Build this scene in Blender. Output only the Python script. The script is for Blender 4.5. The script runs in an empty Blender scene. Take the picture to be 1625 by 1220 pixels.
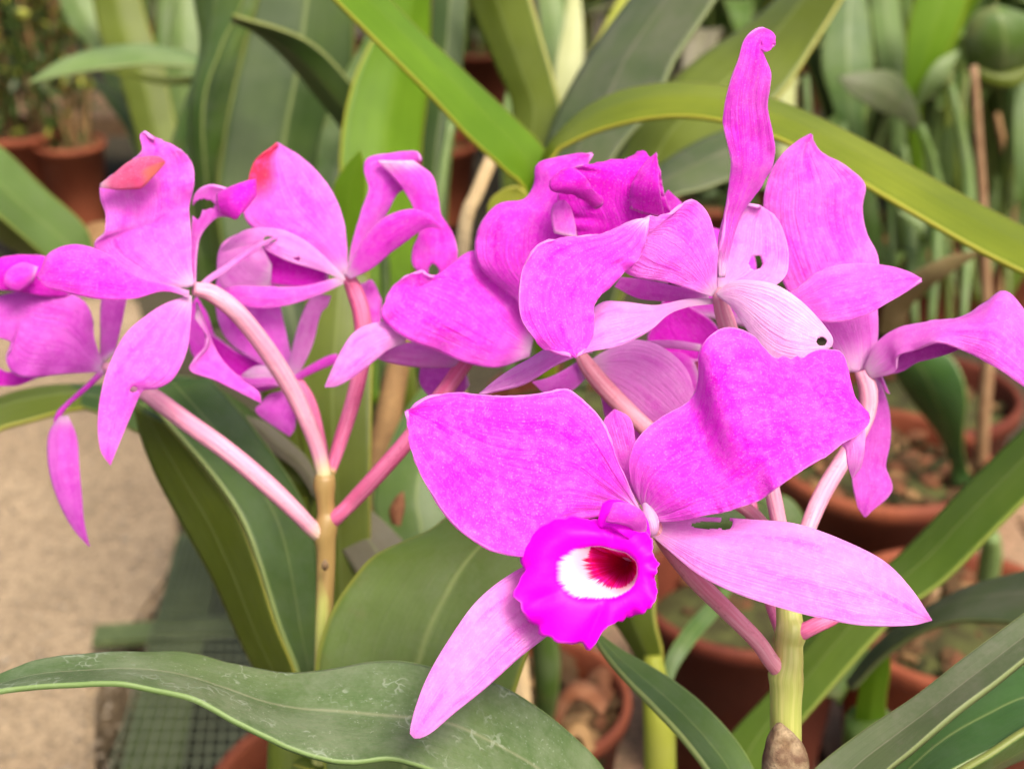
import bpy, bmesh, math, random
import numpy as np
from mathutils import Vector, noise
R = math.radians
sc = bpy.context.scene

# ------------------------------------------------------------ camera, world, sun, exposure
PITCH = R(25); CAMZ = 0.55
cam_d = bpy.data.cameras.new('camera'); cam = bpy.data.objects.new('camera', cam_d)
sc.collection.objects.link(cam); sc.camera = cam
cam.location = (0, 0, CAMZ); cam.rotation_euler = (R(90) - PITCH, 0, 0)
cam_d.lens = 50; cam_d.sensor_width = 36; cam_d.clip_start = 0.01; cam_d.clip_end = 200
cam_d.dof.use_dof = True; cam_d.dof.focus_distance = 0.262; cam_d.dof.aperture_fstop = 19
w = bpy.data.worlds.new('World'); sc.world = w; w.use_nodes = True
SUN_EL, SUN_AZ = R(55), R(30)     # azimuth measured from -Y (behind the camera) towards +X
nt = w.node_tree
sky = nt.nodes.new('ShaderNodeTexSky'); sky.sky_type = 'NISHITA'; sky.sun_disc = False
sky.sun_elevation = SUN_EL; sky.sun_rotation = R(180) - SUN_AZ
sky.air_density = 0.8; sky.dust_density = 7.0; sky.ozone_density = 0.2
nt.links.new(sky.outputs[0], nt.nodes['Background'].inputs[0])
nt.nodes['Background'].inputs[1].default_value = 0.13
sd = bpy.data.lights.new('sun', 'SUN'); so = bpy.data.objects.new('sun', sd); sc.collection.objects.link(so)
sd.energy = 2.1; sd.angle = R(20); sd.color = (1.0, 0.93, 0.80)
sdir = Vector((math.sin(SUN_AZ) * math.cos(SUN_EL), -math.cos(SUN_AZ) * math.cos(SUN_EL), math.sin(SUN_EL)))
so.rotation_euler = sdir.to_track_quat('Z', 'Y').to_euler(); so.location = (0, -1, 3)
vs = sc.view_settings; vs.view_transform = 'Standard'; vs.look = 'None'; vs.gamma = 1; vs.use_curve_mapping = False
vs.exposure = 1.02
sc.cycles.max_bounces = 8; sc.cycles.transmission_bounces = 4; sc.cycles.transparent_max_bounces = 6

# ------------------------------------------------------------ geometry helpers
FW = np.array((0, math.cos(PITCH), -math.sin(PITCH))); UP = np.array((0, math.sin(PITCH), math.cos(PITCH))); RT = np.array((1., 0, 0))
CP = np.array((0, 0, CAMZ)); K = 0.72 / 1625
def W(x, y, d):
    """point of the place that lies d metres deep in the direction of photo pixel x, y"""
    return CP + d * (FW + RT * (x - 812.5) * K + UP * (610 - y) * K)
def G(x, y, z=0.0):
    """where that direction meets the level z"""
    v = FW + RT * (x - 812.5) * K + UP * (610 - y) * K
    return CP + v * (z - CAMZ) / v[2]
def px(P):
    q = P - CP; d = q @ FW
    return 812.5 + (q @ RT) / d / K, 610 - (q @ UP) / d / K

def crom(pts, n, closed=False):
    """Catmull-Rom through the points, n samples evenly spaced by length"""
    p = np.array(pts, float)
    if closed: q = np.vstack([p[-1], p, p[0], p[1]])
    else: q = np.vstack([2 * p[0] - p[1], p, 2 * p[-1] - p[-2]])
    out = []
    S = 14
    for i in range(len(q) - 3):
        a, b, c, d = q[i:i + 4]
        t = np.linspace(0, 1, S, endpoint=False)[:, None]
        out.append(0.5 * (2 * b + (c - a) * t + (2 * a - 5 * b + 4 * c - d) * t * t + (3 * b - a - 3 * c + d) * t ** 3))
    o = np.vstack(out + [q[-2][None]])
    L = np.concatenate([[0], np.cumsum(np.linalg.norm(np.diff(o[:, :2], axis=0), axis=1) + 1e-9)])
    s = np.linspace(0, L[-1], n)
    return np.stack([np.interp(s, L, o[:, k]) for k in range(o.shape[1])], 1)

def dep(ds, n):
    ds = np.array(ds if hasattr(ds, '__len__') else [ds, ds], float) / 100
    x = np.linspace(0, 1, len(ds)); u = np.linspace(0, 1, n)
    if len(ds) > 2:
        t = crom(np.stack([x * 10, ds * 100], 1), 200); return np.interp(u, t[:, 0] / 10, t[:, 1] / 100)
    return np.interp(u, x, ds)

def mesh_from(name, V, F, UV=None, smooth=True):
    me = bpy.data.meshes.new(name)
    me.from_pydata([tuple(map(float, v)) for v in V], [], [tuple(map(int, f)) for f in F])
    if UV is not None:
        ul = me.uv_layers.new(name='UVMap')
        li = np.zeros(len(me.loops), int); me.loops.foreach_get('vertex_index', li)
        ul.data.foreach_set('uv', np.array(UV, np.float32)[li].ravel())
    if smooth: me.polygons.foreach_set('use_smooth', [True] * len(me.polygons))
    me.update()
    return me

def link(name, me, mat=None, parent=None, thick=0, **props):
    o = bpy.data.objects.new(name, me); sc.collection.objects.link(o)
    if mat is not None and not me.materials: me.materials.append(mat)
    if parent is not None: o.parent = parent
    if thick:
        m = o.modifiers.new('thickness', 'SOLIDIFY'); m.thickness = thick; m.offset = 0
    for k, v in props.items(): o[k] = v
    return o

class Buf:
    """collects grids and shapes of ONE part into one mesh"""
    def __init__(s): s.V = []; s.F = []; s.U = []
    def grid(s, P, uv=None, closed=False):
        n, m = P.shape[:2]; b = len(s.V)
        s.V += list(P.reshape(-1, 3))
        if uv is None:
            uu, vv = np.meshgrid(np.linspace(0, 1, n), np.linspace(0, 1, m), indexing='ij'); uv = np.stack([uu, vv], -1)
        s.U += list(uv.reshape(-1, 2))
        for i in range(n - 1):
            for j in range(m if closed else m - 1):
                k = (j + 1) % m
                s.F.append((b + i * m + j, b + (i + 1) * m + j, b + (i + 1) * m + k, b + i * m + k))
        return b
    def tube(s, pts, rad, seg=10, n=None, cap=True, lump=0):
        pts = np.array(pts, float); rad = np.array(rad, float)
        n = n or max(8, len(pts) * 5)
        q = crom(np.hstack([pts * 100, rad[:, None]]), n); C = q[:, :3] / 100; r = q[:, 3]
        T = np.gradient(C, axis=0); T /= np.linalg.norm(T, axis=1)[:, None]
        a = np.cross(T[0], (0.3, 0.8, 0.1)); P = []
        for i in range(n):
            a = a - T[i] * (a @ T[i]); a /= np.linalg.norm(a); b = np.cross(T[i], a)
            th = np.linspace(0, 2 * math.pi, seg, endpoint=False)[:, None]
            rr = r[i]
            if lump:
                rr = np.array([r[i] * (1 + lump * noise.noise(Vector(tuple(C[i] * 90)) + Vector((math.cos(t), math.sin(t), 0)) * 1.2)) for t in th[:, 0]])[:, None]
            P.append(C[i] + rr * (np.cos(th) * a + np.sin(th) * b))
        base = s.grid(np.array(P), closed=True)
        if cap:
            m = seg
            s.V += [C[0], C[-1]]; s.U += [(0, 0), (1, 0)]; k = len(s.V) - 2
            for j in range(m):
                s.F.append((k, base + j, base + (j + 1) % m)); s.F.append((k + 1, base + (n - 1) * m + (j + 1) % m, base + (n - 1) * m + j))
    def lathe(s, prof, c, seg=40, wob=0):
        th = np.linspace(0, 2 * math.pi, seg, endpoint=False)
        P = np.array([[(c[0] + r * math.cos(t) * (1 + wob * math.sin(3 * t)), c[1] + r * math.sin(t), c[2] + z) for t in th] for r, z in prof])
        s.grid(P, closed=True)
    def box(s, c, h, rz=0, tilt=0):
        b = len(s.V); cz, sz = math.cos(rz), math.sin(rz)
        for k in (-1, 1):
            for i, j in ((-1, -1), (1, -1), (1, 1), (-1, 1)):
                x, y, z = i * h[0], j * h[1], k * h[2] + tilt * i * h[0]
                s.V.append(np.array((c[0] + x * cz - y * sz, c[1] + x * sz + y * cz, c[2] + z))); s.U.append((i * .5 + .5, j * .5 + .5))
        for f in ((0, 3, 2, 1), (4, 5, 6, 7), (0, 1, 5, 4), (1, 2, 6, 5), (2, 3, 7, 6), (3, 0, 4, 7)): s.F.append([b + i for i in f])
    def obj(s, name, mat, parent=None, smooth=True, thick=0, **props):
        return link(name, mesh_from(name, s.V, s.F, s.U, smooth), mat, parent, thick, **props)

def surf(Lp, Rp, dL, dR, n=44, m=26, cup=0., keel=0., ruf=0., rf=9, wr=0., seed=0, twist=0., vein=0.):
    """a petal or leaf blade between its two edges; cup/keel/ruf are shares of the local width"""
    L = crom(Lp, n); Q = crom(Rp, n); a = dep(dL, n); b = dep(dR, n)
    A = np.array([W(x, y, d) for (x, y), d in zip(L, a)]); B = np.array([W(x, y, d) for (x, y), d in zip(Q, b)])
    M = (A + B) / 2; T = np.gradient(M, axis=0)
    P = np.zeros((n, m, 3)); v = np.linspace(0, 1, m); c = 2 * v - 1
    wd = np.linalg.norm(B - A, axis=1); mw = wd.max()
    for i in range(n):
        S = B[i] - A[i]
        N = np.cross(S, T[i]); ln = np.linalg.norm(N)
        view = CP - M[i]; view /= np.linalg.norm(view)
        N = N / ln if ln > 1e-12 else view
        if N @ view < 0: N = -N
        N = N + view * 0.8; N /= np.linalg.norm(N)
        h = cup * wd[i] * (1 - c ** 2) + keel * wd[i] * (1 - np.sqrt(c * c + 0.004))
        u = i / (n - 1)
        for j in range(m):
            p = A[i] * (1 - v[j]) + B[i] * v[j]
            e = abs(c[j]) ** 2.2
            h2 = h[j]
            if ruf: h2 += ruf * mw * e * min(1, 4 * u) * noise.noise(Vector((u * rf, 3.1 * (c[j] > 0), seed * 7.7)))*1.6
            if ruf: h2 += ruf * .22 * mw * abs(c[j]) ** 4 * min(1, 3 * u) * noise.noise(Vector((u * rf * 4.2, 5.1 * (c[j] > 0), seed * 3.3))) * 1.6
            if wr: h2 += wr * mw * noise.noise(Vector(tuple(p / mw * 2.6)) + Vector((seed, 0, 0)))
            if vein: h2 += vein * mw * math.sin(c[j] * 16 + 2 * noise.noise(Vector((u * 3, c[j] * 2, seed)))) * (0.2 + u) * (1 - u) * 2
            P[i, j] = p + N * h2
    return P

def blade(parent, name, mat, Lp, Rp, dL, dR=None, thick=0.0007, holes=(), extra=None, label=None, **kw):
    P = surf(Lp, Rp, dL, dR if dR is not None else dL, **kw)
    bf = Buf(); bf.grid(P)
    if extra:
        for ex in extra:
            e = dict(ex); bf.grid(surf(e.pop('L'), e.pop('R'), e.pop('dL'), e.pop('dR', dL), **e))
    if holes:
        V = np.array(bf.V); X = np.array([px(p) for p in V])
        keep = []
        for f in bf.F:
            cx, cy = X[list(f)].mean(0)
            if any(((cx - hx) / rx) ** 2 + ((cy - hy) / ry) ** 2 < 1 for hx, hy, rx, ry in holes): continue
            keep.append(f)
        used = set(i for f in keep for i in f)
        for hx, hy, rx, ry in holes:
            for i in range(len(V)):
                dx, dy = (X[i, 0] - hx) / rx, (X[i, 1] - hy) / ry; q = math.hypot(dx, dy)
                if i in used and q < 1.0 and q > .2:
                    d = (V[i] - CP) @ FW
                    V[i] = W(hx + dx / q * rx, hy + dy / q * ry, d)
        bf.V = list(V); bf.F = keep
    o = bf.obj(name, mat, parent, thick=thick)
    if label: o['label'] = label
    return o

def empty(name, loc, label, cat, group=None):
    o = bpy.data.objects.new(name, None); sc.collection.objects.link(o); o.empty_display_size = 0.02
    o.location = (0, 0, 0); o['label'] = label; o['category'] = cat
    if group: o['group'] = group
    return o

# ------------------------------------------------------------ materials
class M_:
    def __init__(s, name):
        s.m = bpy.data.materials.new(name); s.m.use_nodes = True; s.t = s.m.node_tree
        s.b = s.t.nodes['Principled BSDF']; s.out = s.t.nodes['Material Output']
    def n(s, kind, **kw):
        x = s.t.nodes.new(kind)
        for k, v in kw.items():
            if k.startswith('i_'): x.inputs[k[2:].replace('_', ' ')].default_value = v
            else: setattr(x, k, v)
        return x
    def l(s, a, b): s.t.links.new(a, b)
    def tc(s): return s.n('ShaderNodeTexCoord')
    def mapn(s, src, scale):
        x = s.n('ShaderNodeMapping'); x.inputs['Scale'].default_value = scale; s.l(src, x.inputs[0]); return x.outputs[0]
    def noise(s, vec, scale, det=3, rough=.55):
        x = s.n('ShaderNodeTexNoise'); x.inputs['Scale'].default_value = scale; x.inputs['Detail'].default_value = det; x.inputs['Roughness'].default_value = rough
        s.l(vec, x.inputs['Vector']); return x.outputs['Fac']
    def math(s, op, a, b=None, c=None, clamp=False):
        x = s.n('ShaderNodeMath', operation=op); x.use_clamp = clamp
        for i, v in enumerate((a, b, c)):
            if v is None: continue
            if isinstance(v, (int, float)): x.inputs[i].default_value = v
            else: s.l(v, x.inputs[i])
        return x.outputs[0]
    def ramp(s, f, a, b, c=0., d=1.):
        x = s.n('ShaderNodeMapRange'); x.inputs[1].default_value = a; x.inputs[2].default_value = b; x.inputs[3].default_value = c; x.inputs[4].default_value = d
        x.interpolation_type = 'SMOOTHSTEP'
        s.l(f, x.inputs[0]); return x.outputs[0]
    def mix(s, f, a, b, mode='MIX'):
        x = s.n('ShaderNodeMix', data_type='RGBA', blend_type=mode)
        if isinstance(f, (int, float)): x.inputs[0].default_value = f
        else: s.l(f, x.inputs[0])
        for i, v in ((6, a), (7, b)):
            if isinstance(v, (tuple, list)): x.inputs[i].default_value = (*v[:3], 1)
            else: s.l(v, x.inputs[i])
        return x.outputs[2]
    def bump(s, h, strength, dist=0.0005):
        x = s.n('ShaderNodeBump'); x.inputs['Strength'].default_value = strength; x.inputs['Distance'].default_value = dist
        s.l(h, x.inputs['Height']); s.l(x.outputs[0], s.b.inputs['Normal']); return x.outputs[0]
    def translucent(s, col, fac, nrm=None):
        tr = s.n('ShaderNodeBsdfTranslucent'); mx = s.n('ShaderNodeMixShader'); mx.inputs[0].default_value = fac
        s.l(col, tr.inputs[0])
        if nrm is not None: s.l(nrm, tr.inputs['Normal'])
        s.l(s.b.outputs[0], mx.inputs[1]); s.l(tr.outputs[0], mx.inputs[2]); s.l(mx.outputs[0], s.out.inputs['Surface'])

def uvs(k):
    tc = k.tc(); sp = k.n('ShaderNodeSeparateXYZ'); k.l(tc.outputs['UV'], sp.inputs[0])
    u, v = sp.outputs[0], sp.outputs[1]
    c = k.math('ABSOLUTE', k.math('SUBTRACT', k.math('MULTIPLY', v, 2.0), 1.0))   # 0 midline .. 1 edge
    return tc, u, v, c

def petal_mat(name, body, deep, pale, base_w=.28, pat=None, patcol=None, vein=.5, midc='pale', brown=(.45, .14, .06)):
    k = M_(name); tc, u, v, c = uvs(k)
    warp = k.noise(k.mapn(tc.outputs['UV'], (2.5, 2.5, 1)), 1.0, 2)
    oi = k.n('ShaderNodeObjectInfo')
    blot = k.noise(k.mapn(tc.outputs['UV'], (2.2, 3.4, 1)), 1.0, 3, .5)
    col = k.mix(k.math('MULTIPLY', k.ramp(blot, .46, .66), .95), body, deep)
    # veins fan out from the base, they wander and fork
    cm = k.n('ShaderNodeCombineXYZ'); k.l(k.math('ADD', k.math('MULTIPLY', u, 1.6), k.math('MULTIPLY', oi.outputs['Random'], 9.0)), cm.inputs[0])
    k.l(k.math('MULTIPLY', k.math('ADD', v, k.math('MULTIPLY', warp, .10)), 30.0), cm.inputs[1])
    st = k.noise(cm.outputs[0], 1.0, 4, .62)
    col = k.mix(k.math('MULTIPLY', k.ramp(st, .50, .72), vein), col, deep)
    col = k.mix(k.math('MULTIPLY', k.ramp(st, .30, .46, 1, 0), .25), col, pale)
    # colour thins out towards the heart, and a little towards the margins
    jag = k.math('ADD', u, k.math('MULTIPLY', k.math('SUBTRACT', st, .5), .22))
    col = k.mix(k.ramp(jag, 0, base_w * 2.2, .45, 0), col, pale)
    col = k.mix(k.ramp(jag, -.02, base_w * .8, .95, 0), col, (.90, .74, .86))
    col = k.mix(k.math('MULTIPLY', k.ramp(c, .55, .95), .22), col, pale)
    mid = k.math('MULTIPLY', k.ramp(c, .0, .030, 1, 0), .30)
    col = k.mix(mid, col, deep if midc == 'deep' else pale)
    # pale mottle of the cells, with their fine sparkle painted into the colour
    soft = k.noise(tc.outputs['Object'], 520, 5, .72); cloud = k.noise(tc.outputs['Object'], 120, 3, .6)
    col = k.mix(k.math('MULTIPLY', k.ramp(cloud, .48, .68), .26), col, pale)
    sp = k.noise(tc.outputs['Object'], 3000, 2)
    col = k.mix(k.math('MULTIPLY', k.ramp(soft, .46, .62), .34), col, pale)
    col = k.mix(k.math('MULTIPLY', k.ramp(sp, .55, .74), .26), col, (.94, .62, .92))
    rim = k.math('MULTIPLY', k.ramp(c, .97, 1.0), .45)
    col = k.mix(rim, col, (.88, .50, .84))
    if pat:
        a = k.math('MULTIPLY', k.ramp(u, pat[0] - .08, pat[0] + .10), k.ramp(v, pat[1] - .22, pat[1] + .04, 1, 0) if pat[2] else k.ramp(v, pat[1] - .12, pat[1] + .12))
        nz = k.noise(tc.outputs['Object'], 420, 4, .7)
        a = k.math('MULTIPLY', a, k.ramp(nz, .25, .5, .55, 1))
        col = k.mix(a, col, k.mix(k.ramp(nz, .56, .68), patcol, brown))
    k.l(col, k.b.inputs['Base Color']); k.b.inputs['Roughness'].default_value = .5
    k.b.inputs['Specular IOR Level'].default_value = .22
    k.b.inputs['Sheen Weight'].default_value = .15; k.b.inputs['Sheen Roughness'].default_value = .4
    h = k.math('ADD', k.math('MULTIPLY', st, 1.2), k.math('MULTIPLY', k.noise(tc.outputs['Object'], 420, 4), .7))
    h = k.math('ADD', h, k.math('MULTIPLY', sp, .25))
    k.bump(h, .8, .0006)
    k.translucent(k.mix(.25, col, pale), .42)
    return k.m

PM = {
 'front': petal_mat('petal_front', (.86, .028, .78), (.76, .0, .70), (.91, .20, .86), .15, vein=.7, midc='deep'),
 'frontsepal': petal_mat('sepal_front', (.84, .27, .78), (.76, .14, .70), (.90, .44, .86), .10, vein=.35, midc='deep'),
 'mid': petal_mat('petal_mid', (.84, .048, .76), (.74, .010, .66), (.88, .20, .82), .18, vein=.5, midc='deep'),
 'back': petal_mat('petal_back', (.83, .125, .76), (.75, .05, .68), (.88, .30, .83), .18, vein=.4, midc='deep'),
 'pale': petal_mat('petal_pale', (.84, .27, .78), (.78, .14, .72), (.90, .44, .86), .26, vein=.35),
 'white': petal_mat('petal_white', (.87, .50, .82), (.84, .36, .78), (.91, .68, .88), .05, vein=.2),
 'deep': petal_mat('petal_deep', (.82, .008, .70), (.74, .0, .60), (.86, .06, .80), .06, vein=.3),
 'purple': petal_mat('petal_purple', (.66, .085, .62), (.56, .04, .54), (.76, .18, .72), .15, vein=.4),
 'wither1': petal_mat('petal_withered_fold', (.82, .11, .28), (.76, .06, .24), (.86, .22, .50), .25, vein=.6, pat=(.62, .5, 0), patcol=(.74, .20, .16)),
 'wither2': petal_mat('petal_withered_corner', (.82, .13, .77), (.74, .06, .70), (.88, .30, .84), .18, pat=(.66, .50, 1), patcol=(.80, .04, .13), brown=(.78, .12, .2)),
 'wither3': petal_mat('petal_withered_tip', (.82, .10, .77), (.74, .04, .70), (.88, .24, .84), .18, pat=(.9, .5, 0), patcol=(.66, .16, .14)),
}

def lip_mat():
    k = M_('lip_throat'); tc, u, v, c = uvs(k)
    ang = k.noise(k.mapn(tc.outputs['UV'], (1.5, 60, 1)), 1.0, 3, .6)
    ang2 = k.noise(k.mapn(tc.outputs['UV'], (1.2, 110, 1)), 1.0, 2, .6)
    uj = k.math('ADD', u, k.math('MULTIPLY', k.math('SUBTRACT', ang, .5), .20)); ujw = k.math('ADD', u, k.math('MULTIPLY', k.math('SUBTRACT', ang2, .5), .07))
    sp = k.noise(tc.outputs['Object'], 2400, 2)
    mag = k.mix(k.math('MULTIPLY', k.ramp(sp, .5, .75), .2), (.86, .0, .80), (.90, .02, .86))
    mag = k.mix(k.ramp(u, .97, 1.0, 0, .4), mag, (.80, .25, .80))
    crim = k.mix(k.ramp(ang, .4, .62), (.62, .0, .09), (.80, .01, .40)); crim = k.mix(k.ramp(u, .1, .36), (.55, .0, .05), crim)
    col = k.mix(k.ramp(uj, .40, .44), crim, k.mix(k.ramp(u, .42, .56, 0, .8), (.86, .50, .66), (.90, .76, .84)))
    col = k.mix(k.ramp(ujw, .545, .60), col, mag)
    k.l(col, k.b.inputs['Base Color']); k.b.inputs['Roughness'].default_value = .5; k.b.inputs['Specular IOR Level'].default_value = .2
    k.bump(k.math('ADD', k.noise(tc.outputs['Object'], 300, 3), k.math('MULTIPLY', ang, .5)), .3, .0004)
    k.translucent(col, .3)
    return k.m
LIPM = lip_mat()

def stalk_mat(name, a, b, g, green_end=.0):
    k = M_(name); tc, u, v, c = uvs(k)
    nz = k.noise(k.mapn(tc.outputs['UV'], (3, 16, 1)), 1.0, 3)
    col = k.mix(k.ramp(nz, .35, .7), a, b)
    fr = k.noise(tc.outputs['Object'], 700, 3, .7); col = k.mix(k.ramp(fr, .56, .72, 0, .5), col, tuple(x * .7 for x in a))
    if green_end: col = k.mix(k.ramp(u, 0, green_end, 1, 0), col, g)
    k.l(col, k.b.inputs['Base Color']); k.b.inputs['Roughness'].default_value = .55; k.b.inputs['Specular IOR Level'].default_value = .25
    k.bump(k.math('ADD', k.noise(tc.outputs['Object'], 500, 3), nz), .5, .0005)
    k.translucent(col, .18)
    return k.m
STK = stalk_mat('pink_stalk', (.66, .21, .29), (.74, .36, .43), (.62, .58, .25), .06)
STKR = stalk_mat('rose_stalk', (.58, .10, .24), (.66, .20, .36), (.60, .45, .2), .05)
STKP = stalk_mat('pale_stalk', (.67, .25, .38), (.74, .40, .49), (.62, .60, .30), .08)
def stem_mat(name='stem_green', brown=(.48, .68)):
    k = M_(name); tc, u, v, c = uvs(k)
    s1 = k.noise(k.mapn(tc.outputs['UV'], (3, 22, 1)), 1.0, 3)
    col = k.mix(k.ramp(s1, .35, .7), (.36, .40, .09), (.50, .50, .16))
    top = k.noise(k.mapn(tc.outputs['Object'], (1, 1, .4)), 90, 3)
    bf_ = k.ramp(top, *brown)
    if name != 'stem_green': bf_ = k.math('MULTIPLY', bf_, k.ramp(u, .30, .72))
    col = k.mix(k.math('MULTIPLY', bf_, .8), col, (.26, .13, .05))
    k.l(col, k.b.inputs['Base Color']); k.b.inputs['Roughness'].default_value = .45
    k.bump(s1, .3, .0004); k.translucent(col, .1)
    return k.m
STEM = stem_mat(); STEMB = stem_mat('stem_brownish', (.32, .56))
def rough_mat(name, a, b, sc1=120, sc2=900, bump=.6, dist=.001, rough=.85, third=None):
    k = M_(name); tc = k.tc()
    n1 = k.noise(tc.outputs['Object'], sc1, 4); n2 = k.noise(tc.outputs['Object'], sc2, 4, .7)
    col = k.mix(k.ramp(n1, .35, .65), a, b)
    col = k.mix(k.ramp(n2, .3, .75, 0, .5), col, tuple(x * .45 for x in a))
    if third: col = k.mix(k.ramp(k.noise(tc.outputs['Object'], sc1 * .35, 3), .52, .66), col, third)
    k.l(col, k.b.inputs['Base Color']); k.b.inputs['Roughness'].default_value = rough; k.b.inputs['Specular IOR Level'].default_value = .25
    k.bump(k.math('ADD', n1, n2), bump, dist)
    return k.m
SHEATH = rough_mat('dry_sheath', (.16, .10, .05), (.33, .25, .15), 260, 1600, .8, .0006, third=(.10, .05, .03))
BARK = rough_mat('bark', (.085, .036, .015), (.19, .09, .042), 90, 700, .8, .001, third=(.07, .10, .025))
BARK2 = rough_mat('bark_red', (.18, .062, .025), (.25, .11, .055), 110, 800, .7, .001)
MOSS = rough_mat('moss', (.05, .045, .015), (.10, .11, .03), 70, 600, 1, .002)
CLAY = rough_mat('terracotta', (.19, .046, .019), (.25, .068, .030), 25, 400, .15, .0008, .7, third=(.14, .036, .018))
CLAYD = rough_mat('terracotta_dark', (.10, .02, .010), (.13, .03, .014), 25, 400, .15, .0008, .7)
TAN = rough_mat('tan_leaf', (.20, .15, .06), (.30, .23, .11), 50, 400, .4, .0008, .7)
CANE = rough_mat('cane', (.22, .125, .062), (.30, .19, .10), 60, 500, .3, .0008, .6)
DRY = rough_mat('dry_leaf', (.46, .33, .17), (.58, .45, .26), 50, 400, .4, .0008, .7)
DRYB = rough_mat('dry_leaf_brown', (.20, .11, .045), (.32, .19, .08), 50, 400, .4, .0008, .7)
STRAP = rough_mat('green_strap', (.07, .095, .035), (.11, .14, .055), 30, 300, .2, .0008, .6)
WIRE = rough_mat('wire_green', (.085, .10, .06), (.12, .14, .085), 30, 300, .2, .0005, .6)
BLACK = rough_mat('black_strap_and_shade', (.03, .034, .02), (.055, .06, .038), 20, 300, .3, .001, .6)
LABELW = rough_mat('white_label', (.6, .62, .58), (.75, .76, .72), 40, 400, .1, .0005, .5)

def leaf_mat(name, a, b, edge=(.34, .36, .06), dust=0., tr=.22, rib=(.30, .36, .12), brown=0., rough=.42, marks=0., grey=(.30, .33, .25), stripe=.4):
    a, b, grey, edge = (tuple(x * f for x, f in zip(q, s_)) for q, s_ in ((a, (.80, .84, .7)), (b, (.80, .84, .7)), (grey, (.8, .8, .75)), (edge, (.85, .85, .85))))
    k = M_(name); tc, u, v, c = uvs(k)
    n1 = k.noise(tc.outputs['Object'], 26, 3)
    st = k.noise(k.mapn(tc.outputs['UV'], (2, 44, 1)), 1.0, 3, .6)
    col = k.mix(k.ramp(n1, .35, .68), a, b)
    col = k.mix(k.math('MULTIPLY', k.ramp(st, .4, .7), stripe), col, tuple(x * .62 for x in a))
    if dust:
        dn = k.noise(tc.outputs['Object'], 60, 5, .65); dn2 = k.noise(tc.outputs['Object'], 900, 3, .7)
        f = k.math('MULTIPLY', k.ramp(k.math('ADD', k.math('MULTIPLY', dn, .75), k.math('MULTIPLY', dn2, .25)), .38, .68), dust)
        col = k.mix(f, col, grey)
    ribf = k.math('MULTIPLY', k.ramp(c, .0, .06, 1, 0), .3)
    col = k.mix(ribf, col, rib)
    if brown:
        bn = k.noise(tc.outputs['Object'], 45, 4, .6)
        col = k.mix(k.math('MULTIPLY', k.ramp(bn, .60, .68), brown), col, (.16, .09, .03))
    if marks:
        vo = k.n('ShaderNodeTexVoronoi', feature='DISTANCE_TO_EDGE'); vo.inputs['Scale'].default_value = 330; vo.inputs['Randomness'].default_value = 1
        wob = k.n('ShaderNodeTexNoise'); wob.inputs['Scale'].default_value = 260; k.l(tc.outputs['Object'], wob.inputs['Vector'])
        add = k.n('ShaderNodeVectorMath', operation='MULTIPLY_ADD'); k.l(wob.outputs['Color'], add.inputs[0]); add.inputs[1].default_value = (.006,) * 3; k.l(tc.outputs['Object'], add.inputs[2])
        k.l(add.outputs[0], vo.inputs['Vector'])
        line = k.ramp(vo.outputs['Distance'], .02, .10, 1, 0)
        gate = k.ramp(k.noise(tc.outputs['Object'], 130, 3, .6), .53, .62)
        pt = k.ramp(k.noise(tc.outputs['Object'], 1500, 2), .63, .70)
        f = k.math('MULTIPLY', k.math('MAXIMUM', k.math('MULTIPLY', line, gate), k.math('MULTIPLY', pt, k.ramp(k.noise(tc.outputs['Object'], 80, 2), .45, .6))), marks)
        col = k.mix(k.math('MULTIPLY', f, .75), col, (.42, .48, .38))
    col = k.mix(k.math('MULTIPLY', k.ramp(c, .975 if marks else .94, .99), .8), col, edge)
    k.l(col, k.b.inputs['Base Color']); k.b.inputs['Roughness'].default_value = rough; k.b.inputs['Specular IOR Level'].default_value = .28
    k.bump(k.math('ADD', k.math('MULTIPLY', st, .8), k.noise(tc.outputs['Object'], 200, 3)), .25, .0006)
    tcol = k.mix(.5, col, (.30, .42, .02))
    k.translucent(tcol, tr)
    return k.m
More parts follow.
